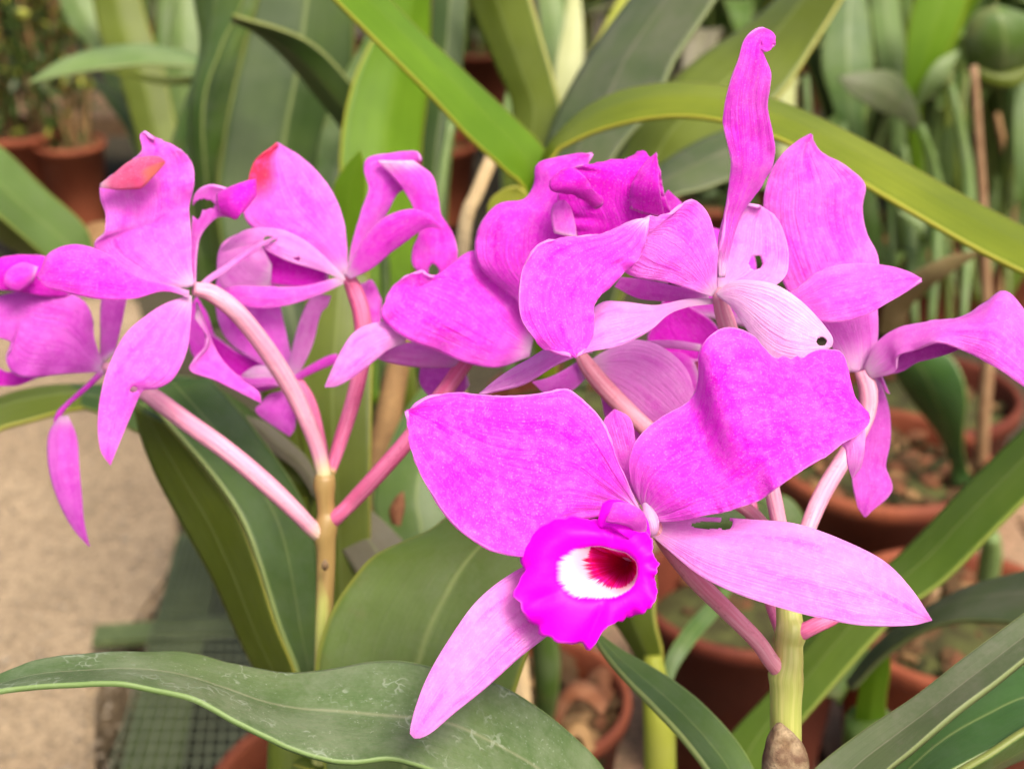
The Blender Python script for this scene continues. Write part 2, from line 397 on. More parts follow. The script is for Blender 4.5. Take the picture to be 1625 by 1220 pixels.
LM = {
 'front': leaf_mat('leaf_front_dusty', (.075, .125, .045), (.11, .165, .06), (.17, .26, .08), .55, .1, rib=(.32, .32, .20), marks=.34, grey=(.22, .27, .17), rough=.5, stripe=.25),
 'wide': leaf_mat('leaf_wide', (.085, .13, .022), (.12, .18, .04), (.30, .33, .05), .15, .16, brown=.15, rough=.38, stripe=.2),
 'blue': leaf_mat('leaf_bluegreen', (.06, .118, .024), (.10, .16, .038), (.30, .38, .12), .30, .14, grey=(.17, .22, .15), stripe=.3),
 'olive': leaf_mat('leaf_olive', (.11, .14, .014), (.16, .20, .028), (.42, .40, .06), .05, .3),
 'bright': leaf_mat('leaf_bright', (.13, .25, .012), (.18, .32, .02), (.55, .52, .06), .0, .40, rib=(.20, .30, .03)),
 'arch': leaf_mat('leaf_arch', (.18, .225, .012), (.26, .30, .02), (.55, .52, .07), .0, .34, rib=(.14, .17, .015), stripe=.7),
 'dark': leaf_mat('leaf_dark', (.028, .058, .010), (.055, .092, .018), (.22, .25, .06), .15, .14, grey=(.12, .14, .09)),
 'grey': leaf_mat('leaf_grey', (.062, .088, .040), (.095, .12, .055), (.18, .22, .08), .5, .1, rib=(.22, .20, .14), grey=(.15, .148, .112), rough=.55, stripe=.3),
 'greybrown': leaf_mat('leaf_greybrown', (.12, .105, .075), (.17, .15, .11), (.20, .20, .09), .6, .06, grey=(.20, .185, .15), rough=.6),
 'deepgreen': leaf_mat('leaf_deepgreen', (.042, .10, .024), (.07, .145, .036), (.17, .24, .06), .2, .12, grey=(.13, .19, .12), rough=.35),
 'pale': leaf_mat('leaf_pale', (.14, .215, .07), (.20, .285, .105), (.36, .40, .16), .2, .25, grey=(.34, .37, .27)),
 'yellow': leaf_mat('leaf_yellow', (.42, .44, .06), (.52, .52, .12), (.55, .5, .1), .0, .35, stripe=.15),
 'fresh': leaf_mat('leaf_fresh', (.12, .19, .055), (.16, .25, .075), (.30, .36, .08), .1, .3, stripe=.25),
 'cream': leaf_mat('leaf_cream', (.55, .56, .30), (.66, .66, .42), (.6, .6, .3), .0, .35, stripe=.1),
 'strap': leaf_mat('leaf_strap', (.11, .185, .022), (.155, .23, .035), (.34, .40, .08), .05, .3, stripe=.3),
 'mid': leaf_mat('leaf_mid', (.07, .13, .022), (.105, .17, .035), (.24, .28, .07), .25, .2, brown=.2),
}

# ------------------------------------------------------------ the setting
def ground_mat(name, a, b, third, sc1=9):
    k = M_(name); tc = k.tc()
    n1 = k.noise(tc.outputs['Object'], sc1, 4); n2 = k.noise(tc.outputs['Object'], 150, 3, .7); n3 = k.noise(tc.outputs['Object'], 340, 3, .8)
    col = k.mix(k.ramp(n1, .35, .68), a, b)
    col = k.mix(k.ramp(n2, .42, .62, 0, .6), col, third)
    col = k.mix(k.ramp(n3, .5, .62, 0, .6), col, tuple(x * 1.6 for x in b))
    k.l(col, k.b.inputs['Base Color']); k.b.inputs['Roughness'].default_value = .9; k.b.inputs['Specular IOR Level'].default_value = .2
    k.bump(k.math('ADD', n2, k.math('MULTIPLY', n3, .6)), .9, .0025)
    return k.m
CONC = ground_mat('concrete', (.24, .175, .108), (.32, .24, .15), (.12, .088, .055))
PAVE = ground_mat('paver', (.22, .13, .075), (.30, .19, .12), (.10, .085, .045), 14)
SOILG = ground_mat('soil_ground', (.035, .028, .016), (.06, .05, .03), (.02, .02, .012), 8)

bf = Buf()
n = 30; xs = np.linspace(-14, 14, n); ys = np.linspace(-8, 20, n)
P = np.array([[(x, y, -.02) for y in ys] for x in xs]); bf.grid(P)
bf.obj('ground', SOILG, None, False, kind='structure')
# concrete path slab on the left with a cast edge
def slab(name, poly, z0, z1, mat):
    bm = bmesh.new()
    vs_ = [bm.verts.new((x, y, z1)) for x, y in poly]; f = bm.faces.new(vs_)
    if f.normal.z < 0: f.normal_flip()
    r = bmesh.ops.extrude_face_region(bm, geom=[f])
    for v in r['geom']:
        if isinstance(v, bmesh.types.BMVert): v.co.z = z0
    bmesh.ops.recalc_face_normals(bm, faces=bm.faces)
    bmesh.ops.bevel(bm, geom=[e for e in bm.edges], offset=.004, segments=2, affect='EDGES')
    me = bpy.data.meshes.new(name); bm.to_mesh(me); bm.free()
    return link(name, me, mat)
g = lambda x, y: tuple(G(x, y, 0.03)[:2])
sl = slab('path', [g(-500, 1500), g(150, 1500), g(148, 1090), g(285, 895), g(262, 620), g(215, 470), g(-900, 470)], -.03, .03, CONC)
sl['kind'] = 'structure'
# pavers under the pots
rng = random.Random(4)
pm = empty('paved_bed', (0, 0, 0), 'x', 'x'); del pm['label']; del pm['category']; pm['kind'] = 'structure'; pm.name = 'pavement'
protos = []
for q in range(4):
    bm = bmesh.new(); bmesh.ops.create_cube(bm, size=1)
    for v in bm.verts: v.co.x *= .194; v.co.y *= .094; v.co.z *= .03; v.co += Vector([rng.uniform(-.002, .002) for _ in range(3)])
    bmesh.ops.bevel(bm, geom=[e for e in bm.edges if abs(e.verts[0].co.z - e.verts[1].co.z) < .01 and e.verts[0].co.z > 0], offset=.004, segments=1, affect='EDGES')
    me = bpy.data.meshes.new('brick'); bm.to_mesh(me); bm.free(); me.materials.append(PAVE); protos.append(me)
for r_ in range(0, 7):
    for c_ in range(-3, 6):
        x = -.02 + c_ * .2 + (.1 if r_ % 2 else 0); y = .38 + r_ * .1
        if x < -.06: continue
        b_ = bpy.data.objects.new('brick', rng.choice(protos)); sc.collection.objects.link(b_); b_.parent = pm
        b_.location = (x, y, -.006 + rng.uniform(-.003, .003)); b_.rotation_euler = (rng.uniform(-.01, .01), rng.uniform(-.01, .01), rng.choice((0, math.pi)) + rng.uniform(-.015, .015))

# ------------------------------------------------------------ pots, chips, filler plants
chip_me = []
for q in range(5):
    bm = bmesh.new(); bmesh.ops.create_icosphere(bm, subdivisions=1, radius=1)
    r2 = random.Random(q)
    sx, sy, sz = r2.uniform(.8, 1.3), r2.uniform(.45, .8), r2.uniform(.25, .45)
    for v in bm.verts: v.co = Vector((v.co.x * sx * r2.uniform(.75, 1.2), v.co.y * sy * r2.uniform(.75, 1.2), v.co.z * sz * r2.uniform(.8, 1.3)))
    me = bpy.data.meshes.new('bark_chip'); bm.to_mesh(me); bm.free(); me.materials.append((BARK, BARK2, BARK, DRYB, MOSS)[q]); chip_me.append(me)

def pot(parent, c, r=.055, h=.095, mat=None, chips=60, seed=0, fill=.86, size=.0065):
    mat = mat or CLAY
    bf = Buf(); x, y, z = c
    rim = r * .17
    prof = [(r * .5, 0.001), (r * .70, 0), (r * .74, h * .06), (r * .93, h - rim), (r * .99, h - rim), (r * 1.0, h - .003), (r * .985, h), (r * .93, h), (r * .915, h - .003), (r * .90, h - rim), (r * .84, h * .55)]
    bf.lathe(prof, c, 48)
    o = bf.obj('pot', mat, parent)
    sb = Buf(); rr = r * .88; zz = h * fill
    sb.lathe([(0.0005, zz + .006), (rr * .4, zz + .005), (rr * .8, zz + .001), (rr, zz - .004)], c, 32)
    so_ = sb.obj('potting_mix', MOSS, parent)
    rg = random.Random(seed)
    for i in range(chips):
        a = rg.uniform(0, 6.283); q = rr * math.sqrt(rg.random()) * .96; s = size * rg.uniform(.5, 1.35)
        ch = bpy.data.objects.new('bark_chip', rg.choice(chip_me)); sc.collection.objects.link(ch); ch.parent = so_
        ch.location = (x + q * math.cos(a), y + q * math.sin(a), z + zz + rg.uniform(.002, .009)); ch.scale = (s,) * 3
        ch.rotation_euler = (rg.uniform(-.6, .6), rg.uniform(-.6, .6), rg.uniform(0, 6.28))
    return o

def wblade(C, wd, N0, keel=.08, n=26, m=7, tip=1.6, base=.35, seed=0, gut=0):
    """leaf from a world centre line, greatest width wd, N0 its side direction"""
    Q = crom(np.array(C) * 10, n) / 10; T = np.gradient(Q, axis=0); T /= np.linalg.norm(T, axis=1)[:, None]
    P = np.zeros((n, m, 3)); c = np.linspace(-1, 1, m); side = np.array(N0, float)
    for i in range(n):
        s = side - T[i] * (side @ T[i]); s /= np.linalg.norm(s); side = s
        N = np.cross(T[i], s); u = i / (n - 1)
        ww = wd * (base + (1 - base) * min(1, u * 3.0) ** .8) * (1 - u ** (tip * 2.6)) ** .6
        ww = max(ww, wd * .01)
        for j in range(m):
            P[i, j] = Q[i] + s * c[j] * ww / 2 + N * (abs(c[j]) * keel * ww * (1.6 if gut else 1) + .02 * wd * noise.noise(Vector((u * 5, c[j], seed))))
    return P

def strap_plant(c, n, L, wd, seed, mats, potr=.055, poth=.095, lean=(0, 0), name='potted_orchid', label='', bulbs=2, group=None, pmat=None, chips=24, spread=.9, cat='plant'):
    rg = random.Random(seed); root = empty(name, c, label, cat, group)
    c = np.array(c, float); c[2] = max(c[2], .0)
    pot(root, c, potr, poth, pmat, chips, seed)
    top = c + (0, 0, poth * .86)
    for b in range(bulbs):
        a = rg.uniform(0, 6.28); q = top + (.02 * math.cos(a), .02 * math.sin(a), 0); hh = L * rg.uniform(.2, .35)
        bf = Buf(); bf.tube([q, q + (.003, 0, hh * .5), q + (.006, .002, hh)], [.003, .0065, .004], 8); bf.obj('pseudobulb', LM['pale'], root)
    for i in range(n):
        a = 6.283 * (i + rg.uniform(-.3, .3)) / n; dr = np.array((math.cos(a), math.sin(a), 0.)); l = L * rg.uniform(.7, 1.15); sp = spread * rg.uniform(.25, 1.0)
        st = top + dr * .012 + (0, 0, L * rg.uniform(0, .25))
        p1 = st + dr * l * .15 * sp + np.array((0, 0, l * .4)); p2 = st + dr * l * .42 * sp + np.array((lean[0], lean[1], l * .72 - sp * l * .08)); p3 = st + dr * l * .8 * sp + np.array((lean[0] * 2, lean[1] * 2, l * .9 - sp * l * .45))
        sd_ = np.array((-math.sin(a), math.cos(a), rg.uniform(-.3, .3)))
        bf = Buf(); bf.grid(wblade([st, p1, p2, p3], wd * rg.uniform(.7, 1.2), sd_, seed=seed + i)); bf.obj('leaf', rg.choice(mats), root, thick=.0012)
    return root

# -- pots standing in view
def gp(x, y, z): return G(x, y, z)
OLD = []
# bottom centre pot with moss
c1 = gp(832, 1128, .105); r1 = empty('potted_orchid', (0, 0, 0), 'terracotta pot of mossy bark below the large magenta bloom', 'plant')
pot(r1, (c1[0], c1[1], 0.011), .053, .105, CLAY, 110, 3, .86, .0085)
bf = Buf(); bf.tube([W(862, 1160, .60), W(868, 1090, .58), W(866, 1030, .57), W(850, 930, .55)], [.0035, .0052, .0058, .004], 12, cap=True); bf.obj('pseudobulb', LM['mid'], r1)
bf = Buf(); bf.grid(surf([(826, 1165), (812, 1090), (806, 1040), (815, 980)], [(846, 1165), (842, 1100), (836, 1040), (830, 980)], 56, 56, keel=.2)); bf.obj('dry_leaf', DRY, r1, thick=.0008)
bf = Buf(); bf.grid(surf([(870, 1150), (900, 1090), (935, 1085), (960, 1110)], [(880, 1165), (905, 1115), (930, 1112), (955, 1135)], 62, 61, keel=.25)); bf.obj('dry_leaf', BARK2, r1, thick=.002)
bf = Buf(); bf.grid(surf([(880, 1200), (905, 1150), (925, 1145), (940, 1180)], [(890, 1212), (908, 1172), (922, 1172), (932, 1200)], 62, 61, keel=.25)); bf.obj('dry_leaf', DRYB, r1, thick=.002)

c2 = gp(610, 1200, .10); r2_ = empty('potted_orchid', (0, 0, 0), 'terracotta pot peeking out beneath the big dusty front leaf', 'plant')
pot(r2_, (c2[0], c2[1], 0.011), .057, .10, CLAY, 60, 5, .86)
bf = Buf(); bf.tube([W(500, 1260, .66), W(490, 1200, .64), W(480, 1120, .62)], [.005, .008, .006], 10); bf.obj('pseudobulb', LM['deepgreen'], r2_)

c3 = gp(1392, 745, .125); r3 = empty('potted_orchid', (0, 0, 0), 'terracotta pot of bark with a broad upright leaf and cane stake at right', 'plant')
pot(r3, (c3[0], c3[1], 0.011), .070, .125, CLAY, 150, 7, .86, .0085)
d3 = (c3 - CP) @ FW
bf = Buf(); bf.tube([W(1556, 760, d3 * 1.0), W(1562, 640, d3 * .97), W(1568, 560, d3 * .96), W(1560, 330, d3 * .93), W(1545, 105, d3 * .9)], [.0045, .0042, .0036, .0028, .0024], 8); bf.obj('stake', CANE, r3)
blade(r3, 'leaf', LM['deepgreen'], [(1520, 770), (1505, 725), (1490, 690), (1450, 640), (1412, 580), (1405, 560), (1440, 560)], [(1542, 765), (1530, 720), (1530, 680), (1535, 630), (1520, 580), (1490, 555), (1445, 556)], (d3 * 100 - 2, d3 * 97, d3 * 94), (d3 * 100 - 2, d3 * 93, d3 * 94), cup=.12, thick=.0015)
bf = Buf(); bf.tube([W(1535, 800, d3), W(1525, 765, d3 * .985), W(1518, 735, d3 * .975)], [.004, .0055, .004], 8); bf.obj('leaf_stem', LM['pale'], r3)

c4 = gp(1185, 960, .12); r4 = empty('potted_orchid', (0, 0, 0), 'dark terracotta pot behind the thick green flower stem', 'plant')
pot(r4, (c4[0], c4[1], 0.011), .060, .12, CLAYD, 20, 9, .8)
c5 = gp(1520, 1000, .11); r5 = empty('potted_orchid', (0, 0, 0), 'terracotta pot of dark bark under the arching grey leaf at right', 'plant')
pot(r5, (c5[0], c5[1], 0.011), .068, .11, CLAY, 110, 11, .86, .008)
for q, (x0, y0, x1, y1) in enumerate(((1560, 930, 1575, 850), (1440, 1010, 1480, 930))):
    d5 = (c5 - CP) @ FW
    bf = Buf(); bf.tube([W(x0, y0 + 40, d5), W((x0 + x1) / 2 + 4, (y0 + y1) / 2, d5 * .97), W(x1, y1, d5 * .95)], [.004, .006, .004], 8); bf.obj('pseudobulb', (LM['pale'], CANE)[q], r5)

# top left pots with dark twiggy shrubs
def shrub(cx, cy, z, label, r, h, n, seed, spots):
    c = gp(cx, cy, z); root = empty('potted_shrub', (0, 0, 0), label, 'plant'); rg = random.Random(seed)
    pot(root, (c[0], c[1], .011), r, h, CLAY, 20, seed, .9)
    lb = [Buf(), Buf()]
    for i in range(n):
        a = rg.uniform(0, 6.28); q = r * .7 * math.sqrt(rg.random()); b = np.array((c[0] + q * math.cos(a), c[1] + q * math.sin(a), h * .85))
        t = b + (rg.uniform(-.07, .07), rg.uniform(-.06, .06), rg.uniform(.18, .42)); mid = (b + t) / 2 + (rg.uniform(-.015, .015), 0, 0)
        bf = Buf(); bf.tube([b, mid, t], [.0022, .002, .001], 5, 8); bf.obj('stem', DRYB if i % 3 else LM['dark'], root)
        for _ in range(60):
            u = rg.uniform(.25, 1.05); p = b * (1 - u) + t * u + np.array([rg.gauss(0, .018) for _ in range(3)])
            e = np.array([rg.gauss(0, 1) for _ in range(3)]); e /= np.linalg.norm(e); f = np.cross(e, [rg.gauss(0, 1) for _ in range(3)]); f /= np.linalg.norm(f)
            l = rg.uniform(.010, .022); bb = lb[rg.random() < .16]; k = len(bb.V)
            bb.V += [p, p + e * l * .5 + f * l * .18, p + e * l, p + e * l * .5 - f * l * .18]; bb.U += [(0, .5), (.5, 1), (1, .5), (.5, 0)]; bb.F.append((k, k + 1, k + 2, k + 3))
    lb[0].obj('foliage', LM['dark'], root, False, kind='stuff'); lb[1].obj('foliage', LM['yellow'], root, False, kind='stuff')  # yellow leaves paint the backlit spots in the dark foliage
    return root
shrub(28, 218, .12, 'terracotta pot with a dark twiggy shrub at the far left edge', .056, .12, 22, 21, 0)
shrub(112, 240, .11, 'smaller terracotta pot with thin stems right of the leftmost pot', .040, .11, 14, 22, 0)
cc = gp(30, 180, .1); shrub(-60, 150, .1, 'x', .06, .1, 12, 23, 0)['label'] = 'dark bush in a pot half cut off by the left edge, behind the leftmost pot'

# plank shelf glimpsed beyond them
pa, pb = gp(150, 235, .06), gp(420, 225, .06)
bf = Buf(); m_ = (pa + pb) / 2; bf.box((m_[0], m_[1] + .1, .075), (.32, .07, .012)); 
for sx in (-.26, .26): bf.box((m_[0] + sx, m_[1] + .1, .031), (.02, .06, .031))
o = bf.obj('plank_bench', CANE, None, False); o['label'] = 'low wooden plank shelf on the ground behind the left terracotta pots'; o['category'] = 'shelf'

# grit and litter on the path
rg = random.Random(5); bf = Buf()
for i in range(700):
    p = G(rg.uniform(-60, 300), rg.uniform(600, 1240), .031); s = rg.uniform(.0007, .0022) * (1.8 if rg.random() < .04 else 1); k0 = len(bf.V)
    for dx, dy, dz in ((1, 0, 0), (0, 1, 0), (-1, 0, 0), (0, -1, 0), (0, 0, .8)):
        bf.V.append(p + s * np.array((dx * rg.uniform(.6, 1.3), dy * rg.uniform(.6, 1.3), dz))); bf.U.append((0, 0))
    for q in range(4): bf.F.append((k0 + q, k0 + (q + 1) % 4, k0 + 4))
bf.obj('grit', rough_mat('grit', (.20, .15, .10), (.38, .32, .24), 300, 900), None, False, kind='stuff')

# netting covered bench frame at the lower left
z = .034
nr = empty('mesh_panel', (0, 0, 0), 'green wire mesh panel with flat straps at the edge of the concrete path', 'mesh panel')
A = np.array([(155, 1330), (290, 880), (520, 880), (640, 1330)])
q0, q1, q2, q3 = [G(x, y, z) for x, y in A]
def bil(s, t): return (q0 * (1 - s) + q3 * s) * (1 - t) + (q1 * (1 - s) + q2 * s) * t
bf = Buf(); bf.grid(np.array([[bil(s, t) - (0, 0, .022) for t in (-.15, 1.1)] for s in (-.02, 1)])); bf.obj('shade_sheet', BLACK, nr, False)  # dark sheet added to stand for the shade beneath the mesh
bf = Buf()
for i in range(24):
    s = i / 23; up_ = np.array((0, 0, .012)); bf.tube([bil(s, -.1) + up_, bil(s, .5) + up_, bil(s, 1.02) + up_], [.0009] * 3, 4, 3)
for i in range(30):
    t = -.1 + 1.1 * i / 29; bf.tube([bil(0, t) + up_, bil(.5, t) + up_, bil(1, t) + up_], [.0009] * 3, 4, 3)
bf.obj('wire_grid', WIRE, nr, kind='stuff')
def strapbar(x0, y0, x1, y1, wd, zz, mat=STRAP):
    a, b = G(x0, y0, zz), G(x1, y1, zz); dv = b - a; m = (a + b) / 2
    bf = Buf(); bf.box(m, (np.linalg.norm(dv) / 2, wd / 2, .0025), math.atan2(dv[1], dv[0])); bf.obj('strap', mat, nr, False)
strapbar(215, 1330, 320, 850, .032, z + .002); strapbar(150, 1010, 480, 985, .018, z + .007); strapbar(335, 1330, 420, 1010, .02, z + .005, BLACK)

# -- far background: rows of potted strap leaved plants
far = [
 # x, y(px of pot foot), depth level handled by ground hit
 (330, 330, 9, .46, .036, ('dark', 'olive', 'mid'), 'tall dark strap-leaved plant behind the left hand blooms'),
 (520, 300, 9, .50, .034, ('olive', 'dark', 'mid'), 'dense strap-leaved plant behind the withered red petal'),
 (690, 320, 8, .44, .030, ('mid', 'greybrown', 'pale'), 'strap-leaved plant behind the straight bright green leaf'),
 (900, 230, 9, .42, .036, ('pale', 'yellow', 'olive'), 'pale yellow-green plant coloured as if sunlit at top centre'),  # sunlit look is put into the pale and yellow leaf colours
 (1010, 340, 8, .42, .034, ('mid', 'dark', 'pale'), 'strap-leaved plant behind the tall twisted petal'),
 (1180, 300, 9, .40, .034, ('pale', 'mid', 'grey'), 'pale leaved plant right of the tall twisted petal'),
 (1330, 330, 10, .36, .034, ('blue', 'pale', 'mid'), 'blue-green plant under the arching leaf at right'),
 (1480, 260, 10, .40, .042, ('blue', 'grey', 'bright'), 'broad blue-green plant at the upper right'),
 (1610, 320, 10, .38, .036, ('bright', 'blue', 'mid'), 'bright green plant at the right edge behind the arching leaf'),
 (1480, 420, 10, .30, .028, ('mid', 'blue', 'bright'), 'plant with thin upright stems just right of the broad purple petal'),
 (1330, 470, 9, .26, .028, ('mid', 'pale', 'dark'), 'small plant below the arching leaf, behind the broad purple petal'),
 (1120, 420, 9, .30, .030, ('dark', 'mid', 'greybrown'), 'dark leaved plant behind the central blooms'),
 (1590, 400, 10, .30, .030, ('blue', 'bright', 'mid'), 'plant at the right edge directly above the arching leaf'),
 (1560, 480, 8, .30, .030, ('mid', 'dark', 'blue'), 'dark leaved plant behind the rightmost pink petal'),
 (1250, 170, 9, .44, .040, ('olive', 'grey', 'dark'), 'olive plant at top right beyond the big olive leaf'),
 (1400, 140, 9, .42, .036, ('blue', 'mid', 'grey'), 'grey-green plant far back at the upper right'),
 (760, 150, 9, .46, .036, ('mid', 'yellow', 'olive'), 'yellowish plant far back at top centre'),
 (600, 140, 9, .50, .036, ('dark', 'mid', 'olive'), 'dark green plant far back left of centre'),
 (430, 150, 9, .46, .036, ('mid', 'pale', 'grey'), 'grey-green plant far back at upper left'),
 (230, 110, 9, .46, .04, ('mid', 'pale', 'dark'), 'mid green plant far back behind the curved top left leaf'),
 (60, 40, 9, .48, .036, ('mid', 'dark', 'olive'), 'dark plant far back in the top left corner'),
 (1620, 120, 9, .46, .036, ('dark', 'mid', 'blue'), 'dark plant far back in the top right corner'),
]
for i, (x, y, n, L, wd, ms, lab) in enumerate(far):
    c = G(x, y + 30, .0); c[2] = -.015
    strap_plant(c, n + 8, L * .9, wd, 40 + i, [LM[m] for m in ms], label=lab, group='potted plants standing behind the orchids', chips=16, bulbs=5, potr=.055, poth=.10, pmat=CLAY if i % 3 else CLAYD)
strap_plant(np.array((.40, 1.32, -.015)), 14, .36, .030, 301, [LM['mid'], LM['fresh'], LM['blue']], label='leafy plant crowding the space under the right end of the arching leaf', group='potted plants standing behind the orchids', bulbs=4, pmat=CLAYD)
strap_plant(np.array((.56, 1.55, -.015)), 14, .40, .032, 302, [LM['dark'], LM['fresh'], LM['pale']], label='leafy plant among thin green stems near the right edge', group='potted plants standing behind the orchids', bulbs=4)
strap_plant(np.array((.22, 1.45, -.015)), 14, .40, .032, 303, [LM['mid'], LM['dark'], LM['olive']], label='leafy plant seen low between the tall twisted sepal and the purple petal', group='potted plants standing behind the orchids', bulbs=4, pmat=CLAYD)
# last row of low hedge-like greenery that closes the view
rg = random.Random(77)
for i in range(15):
    c = np.array((-1.9 + i * .27 + rg.uniform(-.05, .05), 3.5 + rg.uniform(-.2, .2), 0))
    strap_plant(c, 10, .62, .05, 90 + i, [LM[m] for m in ('mid', 'dark', 'olive', 'pale')], label='green strap-leaved plant in the last row of the background', group='plants in the last row', bulbs=0, chips=0, potr=.08, poth=.14)

# ------------------------------------------------------------ strap leaves near the blooms (traced, each at its own depth)
hidden = (850, 640)
T3 = empty('potted_orchid', (0, 0, 0), 'large orchid plant whose arching and straight bright leaves meet behind the central blooms', 'plant')
def leaf(parent, mat, Lp, Rp, dL, dR=None, keel=.10, cup=0, thick=.0014, **kw):
    kw.setdefault('n', 50); kw.setdefault('m', 15)
    return blade(parent, 'leaf', LM[mat] if isinstance(mat, str) else mat, Lp, Rp, dL, dR, thick=thick, keel=keel, cup=cup, seed=len(bpy.data.objects), **kw)
# straight bright leaf from the top, down to the meeting point
leaf(T3, 'bright', [(855, 620), (835, 400), (833, 305), (800, 270), (740, 215), (680, 150), (600, 70), (470, -60)], [(880, 620), (870, 400), (868, 290), (862, 238), (800, 175), (735, 115), (660, 45), (560, -60)], (50, 46.5, 44, 42), (50, 48.5, 46.5, 44), keel=.06)
# arching leaf
leaf(T3, 'arch', [(862, 620), (852, 400), (858, 262), (905, 195), (970, 152), (1060, 134), (1150, 140), (1250, 168), (1370, 225), (1480, 286), (1570, 335), (1700, 400)], [(885, 620), (880, 400), (872, 262), (905, 228), (970, 202), (1060, 186), (1150, 194), (1250, 228), (1350, 282), (1450, 340), (1560, 402), (1700, 470)], (49, 46, 43, 39), (49, 44, 40, 37), keel=.05)
leaf(T3, 'grey', [(830, 600), (850, 330), (872, 215), (905, 140), (945, 75), (985, 20), (1040, -50)], [(880, 600), (940, 330), (985, 235), (1040, 170), (1070, 100), (1110, 40), (1170, -50)], (55, 56, 58), (55, 54, 54), keel=.07)
leaf(T3, 'olive', [(820, 600), (800, 300), (815, 180), (790, 110), (760, 40), (735, -30)], [(850, 600), (870, 300), (890, 190), (880, 130), (860, 60), (835, -30)], (56, 58, 60), (56, 57, 58), keel=.1)
leaf(T3, 'olive', [(890, 620), (940, 330), (990, 235), (1010, 190), (1100, 100), (1200, 30), (1290, -60)], [(930, 620), (1040, 350), (1120, 250), (1160, 210), (1240, 150), (1300, 60), (1360, -40)], (60, 62, 66), (60, 60, 62), keel=.1)
leaf(T3, 'grey', [(900, 620), (960, 380), (1010, 300), (1060, 255), (1120, 220), (1180, 200), (1250, 190)], [(930, 620), (1000, 400), (1060, 320), (1120, 300), (1180, 275), (1230, 240), (1252, 195)], (58, 58, 60), (58, 56, 58), keel=.08)
leaf(T3, 'bright', [(560, 640), (545, 400), (540, 240), (560, 130), (600, 40), (620, -40)], [(640, 640), (660, 400), (668, 240), (680, 130), (682, 40), (682, -40)], (56, 56, 57), (56, 58, 59), keel=.1)
leaf(T3, 'dark', [(660, 600), (664, 300), (676, 150), (690, -30)], [(700, 600), (712, 300), (730, 150), (745, -30)], (62, 62, 62), keel=.15)
leaf(T3, 'pale', [(800, 600), (795, 300), (798, 180), (806, 140), (812, 112)], [(850, 600), (850, 300), (846, 200), (836, 160), (812, 112)], (60, 62, 64), keel=.1)
leaf(T3, 'dark', [(440, 640), (350, 380), (355, 220), (390, 60), (420, -40)], [(560, 640), (520, 380), (540, 220), (560, 100), (560, -40)], (64, 64, 64), (64, 66, 66), keel=.07)
leaf(T3, 'mid', [(520, 600), (500, 320), (520, 180), (590, 40), (620, -40)], [(560, 600), (560, 320), (600, 180), (640, 60), (670, -40)], (60, 62, 64), keel=.1)
leaf(T3, 'bright', [(545, 470), (530, 380), (530, 300), (550, 262), (572, 238)], [(575, 470), (572, 380), (580, 320), (580, 270), (572, 238)], (46, 45, 44), keel=.1)
leaf(T3, 'yellow', [(790, 470), (775, 350), (778, 318), (800, 300), (822, 296)], [(860, 470), (850, 360), (845, 330), (838, 310), (822, 296)], (46, 45, 44), keel=.1)
for pts, r_, m_ in (([(728, 640), (735, 380), (760, 300), (790, 230)], .0028, DRY), ([(700, 620), (695, 380), (700, 290), (716, 190)], .0020, LM['pale']), ([(610, 620), (608, 400), (560, 330)], .002, LM['mid'])):
    bf = Buf(); bf.tube([W(x, y, .52) for x, y in pts], [r_] * len(pts), 8); bf.obj('stalk', m_, T3)
base3 = W(860, 640, .50)
for q, dx in enumerate((-.10, -.075, -.05)):
    b0 = np.array((base3[0] + dx, base3[1] + .03, .10)); bf = Buf(); bf.tube([b0, (b0 + base3) / 2 + (dx * .3, .01, 0), base3 + (dx, .01, .02)], [.004, .006, .004], 10); bf.obj('pseudobulb', LM['olive'], T3)
pot(T3, (base3[0] - .07, base3[1] + .03, .011), .075, .12, CLAY, 20, 31)

T4 = empty('potted_orchid', (0, 0, 0), 'orchid plant at upper left with a curved grey-green leaf over the terracotta pots', 'plant')
leaf(T4, 'pale', [(330, 96), (280, 80), (220, 72), (150, 80), (95, 98), (46, 132)], [(330, 108), (280, 106), (220, 104), (150, 112), (95, 122), (46, 132)], (78, 74, 72), (76, 72, 72), keel=.05)
leaf(T4, 'olive', [(330, 120), (260, 122), (210, 115), (160, 112)], [(330, 135), (260, 135), (210, 124), (160, 112)], (79, 78, 76), keel=.05)
leaf(T4, 'mid', [(300, 520), (262, 300), (275, 220), (310, 120), (350, 20), (370, -40)], [(380, 520), (345, 300), (365, 200), (410, 100), (440, 30), (470, -40)], (70, 68, 68), (70, 67, 66), keel=.08)
leaf(T4, 'blue', [(330, 480), (300, 200), (318, 80), (312, 20), (300, -40)], [(350, 480), (322, 200), (350, 80), (380, 20), (400, -40)], (70, 66, 64), (70, 65, 62), keel=.08)
leaf(T4, 'dark', [(640, 520), (615, 330), (560, 230), (500, 150), (440, 80), (370, 26)], [(690, 520), (655, 330), (615, 240), (570, 150), (490, 66), (370, 24)], (62, 60, 59), (62, 59, 57), keel=.14)
leaf(T4, 'olive', [(240, 300), (190, 120), (160, 60), (140, -40)], [(300, 300), (262, 120), (235, 40), (215, -40)], (90, 90, 90), keel=.1)
leaf(T4, 'pale', [(240, 300), (150, 90), (110, 40), (80, -40)], [(270, 300), (200, 90), (165, 30), (130, -40)], (96, 94, 94), keel=.1)
leaf(T4, 'pale', [(280, 300), (262, 100), (270, -40)], [(330, 300), (322, 100), (312, -40)], (96, 94, 94), keel=.1)
leaf(T4, 'mid', [(250, 300), (245, 100), (252, -40)], [(280, 300), (266, 100), (280, -40)], (92, 92, 92), keel=.1)
